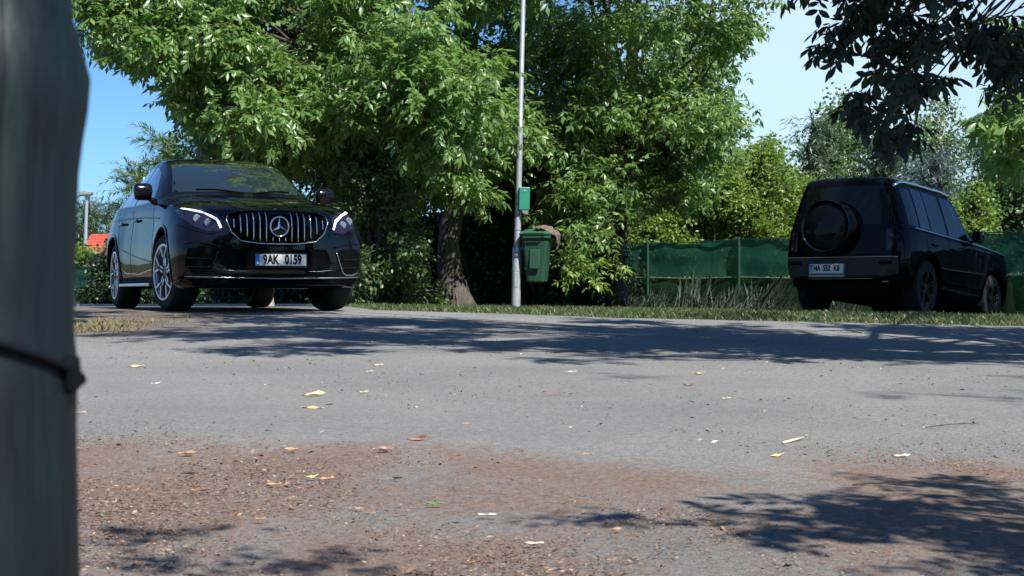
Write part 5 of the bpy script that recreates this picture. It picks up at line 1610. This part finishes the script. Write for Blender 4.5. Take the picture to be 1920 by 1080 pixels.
# pitch so that both axles rest on the falling ground
pf = Vector((od.x, od.y)); pr_ = pf + Vector((hd.x, hd.y)) * WB
zf, zr_ = ground(pf.x, pf.y), ground(pr_.x, pr_.y)
pitch = math.atan2(zr_ - zf, -WB)
carD = empty('off_road_car', (od.x, od.y, zf), (0, 0, math.atan2(hd.y, hd.x)), label='dark boxy off-roader with covered spare wheel on its tailgate, on grass at the right', cat='car')
carD.rotation_mode = 'QUATERNION'
fw = Vector((hd.x * math.cos(pitch), hd.y * math.cos(pitch), -math.sin(pitch)))
lf = Vector((-hd.y, hd.x, 0)); up = fw.cross(lf)
carD.rotation_quaternion = Matrix((fw, lf, up)).transposed().to_quaternion()
CD = Car(KD, xsD, .03)
bodyD = CD.body('body', M['paint_navy'], carD, [[0, .40, .47, .62, 1.3], [0, .40, .47, -1.3, -.62], [WB, .40, .47, .62, 1.3], [WB, .40, .47, -1.3, -.62]])
MB().box((-3.2, 0, .34), (.12, .62, .12)).build('rear_valance', M['trim_black'], carD, bevel=.02)
MB().box((-1.3, 0, .34), (1.9, .66, .13)).build('underbody', M['trim_black'], carD)
M['bronze'] = plain('bronze_grey_trim', (.022, .019, .016), .55, .2)
for (x_, s_) in ((0, -1), (0, 1), (WB, -1), (WB, 1)):
    wheel(carD, (x_, s_ * .83, .40), s_, .40, .26, .255, 0, spokes='five', rimmat='bronze')
M['bronze'] = plain('bronze_grey_trim', (.022, .019, .016), .55, .2)
for s_, ax in ((-1, 'right'), (1, 'left')):
    for x_ in (0, WB):
        arc = [(x_ + .50 * math.cos(a), .40 + .50 * math.sin(a)) for a in np.linspace(R(-12), R(192), 26)]
        CD.line('arch_trim', arc, ax, M['trim_black'], carD, .03, -.005)
    CD.patch('side_window', [(-1.02, 1.23), (-1.17, 1.52), (-1.30, 1.77), (-1.42, 1.82), (-1.78, 1.83), (-1.78, 1.23)], ax, M['dark_glass'], carD, .006)
    CD.patch('side_window', [(-1.86, 1.23), (-1.86, 1.83), (-2.42, 1.835), (-2.42, 1.23)], ax, M['dark_glass'], carD, .006)
    CD.patch('side_window', [(-2.86, 1.25), (-2.86, 1.80), (-3.18, 1.79), (-3.20, 1.25)], ax, M['dark_glass'], carD, .006)
    CD.patch('side_panel', [(-2.46, 1.24), (-2.46, 1.83), (-2.82, 1.83), (-2.82, 1.24)], ax, M['gloss_black'], carD, .008)
    CD.line('waist_line', [(.55, 1.135), (-.6, 1.185), (-3.15, 1.20)], ax, M['paint_navy'], carD, .016, .0)
    CD.line('waist_glint', [(.45, 1.165), (-.6, 1.205), (-3.0, 1.222)], ax, M['chrome'], carD, .009, .006)  # bright strip added for the sky reflection along the shoulder
    for xs_ in (-.88, -1.82, -2.66):
        CD.line('door_seam', [(xs_, 1.18), (xs_ + .02, .7), (xs_ + .03, .42)], ax, M['ink'], carD, .004, -.001)
    for xh in (-1.62, -2.36):
        h, _, d = CD.hit(ax, xh, 1.04)
        MB().box((h.x, h.y + s_ * .02, h.z), (.10, .012, .016)).build('door_handle', M['gloss_black'], carD, bevel=.006)
    CD.line('side_rub', [(-.6, .52), (-2.0, .52)], ax, M['trim_black'], carD, .03, -.005)
    mr = empty('mirror', (-.86, s_ * .90, 1.22)); mr.parent = carD; mr.scale = (.9, .68, .85)
    sh = loft_rr(MB(), [(-.10, .05, .10, .03, 0), (0, .075, .125, .035, 0), (.11, .06, .11, .035, 0)]).build('mirror_shell', M['gloss_black'], mr, auto=.8); sh.location = (.02, s_ * .17, .10)
    MB().box((-.06, s_ * .17, .10), (.006, .095, .085)).build('mirror_glass', M['gloss_black'], mr, bevel=.003)
    MB().tube([(0, -s_ * .03, 0), (.01, s_ * .10, .05)], .03, 8).build('mirror_arm', M['gloss_black'], mr, smooth=True)
    # chrome tube added to stand in for sky reflection along the roof edge
    MB().tube([CD.hit('top', x_, s_ * .70)[0] + Vector((0, 0, .03)) for x_ in np.linspace(-1.35, -3.3, 14)], .026, 8).build('roof_edge_glint', M['chrome'], carD, smooth=True)
    # lamps at the rear
    def Y(p): return [(s_ * a, b_) for a, b_ in p]
    tl = CD.patch('tail_light', Y([(.70, 1.17), (.82, 1.17), (.83, .86), (.70, .86)]), 'rear', M['gloss_black'], carD, .012, .04)
    CD.patch('red_lens', Y([(.74, 1.14), (.80, 1.14), (.80, 1.04), (.74, 1.04)]), 'rear', M['tail_red'], tl, .022, .04)
    CD.patch('red_lens', Y([(.74, .99), (.80, .99), (.80, .89), (.74, .89)]), 'rear', M['tail_red'], tl, .022, .04)
    CD.patch('front_lamp', Y([(.52, 1.02), (.72, 1.0), (.72, .86), (.52, .86)]), 'front', M['lens'], carD, .01, .05)
CD.patch('windshield', [(-.76, 1.33), (.76, 1.33), (.72, 1.80), (-.72, 1.80)], 'front', M['dark_glass'], carD, .006, .06)
CD.patch('rear_window', [(-.62, 1.24), (.62, 1.24), (.56, 1.80), (-.56, 1.80)], 'rear', M['dark_glass'], carD, .006, .06)
CD.line('door_seam', [(-.70, 1.84), (-.74, 1.2), (-.70, .80), (.70, .80), (.74, 1.2), (.70, 1.84)], 'rear', M['ink'], carD, .005, -.001)
CD.patch('grille', [(-.48, 1.0), (.48, 1.0), (.48, .84), (-.48, .84)], 'front', M['trim_black'], carD, .01, .05)
bp_ = CD.patch('rear_bumper', [(-.86, .76), (.86, .76), (.86, .52), (.60, .46), (-.60, .46), (-.86, .52)], 'rear', M['bronze'], carD, .045, .04)
CD.line('bumper_strip', [(-.87, .765), (.87, .765)], 'rear', M['satin'], carD, .007, .05, .04)
CD.line('bumper_strip', [(-.50, .455), (.50, .455)], 'rear', M['satin'], carD, .006, .045, .04)
for s_ in (-1, 1):
    CD.patch('reflector', [(s_ * .62, .70), (s_ * .80, .70), (s_ * .80, .66), (s_ * .62, .66)], 'rear', M['ink'], bp_, .06, .04)
xr = CD.hit('rear', 0, 1.2)[0].x
sp = empty('spare_wheel', (xr - .02, .15, 1.20)); sp.parent = carD
MB().lathe([(0, -.10), (.18, -.11), (.30, -.11), (.315, -.125), (.34, -.20), (.375, -.235), (.40, -.20), (.405, -.10), (.40, 0.0), (.33, .02), (0, .02)], 48, 'x').build('spare_cover', M['paint_navy'], sp, auto=.6)
MB().lathe([(0, -.235), (.10, -.235), (.30, -.222), (.345, -.19), (.34, -.15), (0, -.15)], 48, 'x').build('cover_disc', M['paint_navy'], sp, auto=.6)
xq = CD.hit('rear', -.1, .6)[0].x
MB().box((xq - .05, .19, .575), (.012, .285, .10)).build('plate_recess', M['bag_grey'], carD, bevel=.004)
plate(carD, (xq - .076, .19, .60), (0, 0, -PI / 2), [('HA', -.145, .112), ('552', .010, .112), ('KB', .165, .112)], frame='satin')
MB().box((xq - .068, .19, .49), (.006, .27, .006)).build('plate_strip', M['satin'], carD)
CD.line('exhaust_tip', [(-.7, .42), (-.6, .42)], 'rear', M['satin'], carD, .012, .03, .02)
MB().box((-3.1, .25, 2.0), (.09, .015, .03)).build('roof_antenna', M['gloss_black'], carD, bevel=.01)
# pale concrete block lying behind the coupe, seen between its front wheels
cb = at(492, 565, 20.5); cb.z = ground(cb.x, cb.y)
ob = MB().prism([(-.14, 0), (.16, 0), (.13, .24), (-.08, .24)], 'y', -.1, .1).build('concrete_block', M['concrete'], bevel=.01)
ob.location = cb
tag(ob, 'small pale concrete block on the ground behind the coupe, seen under its bumper', 'block')
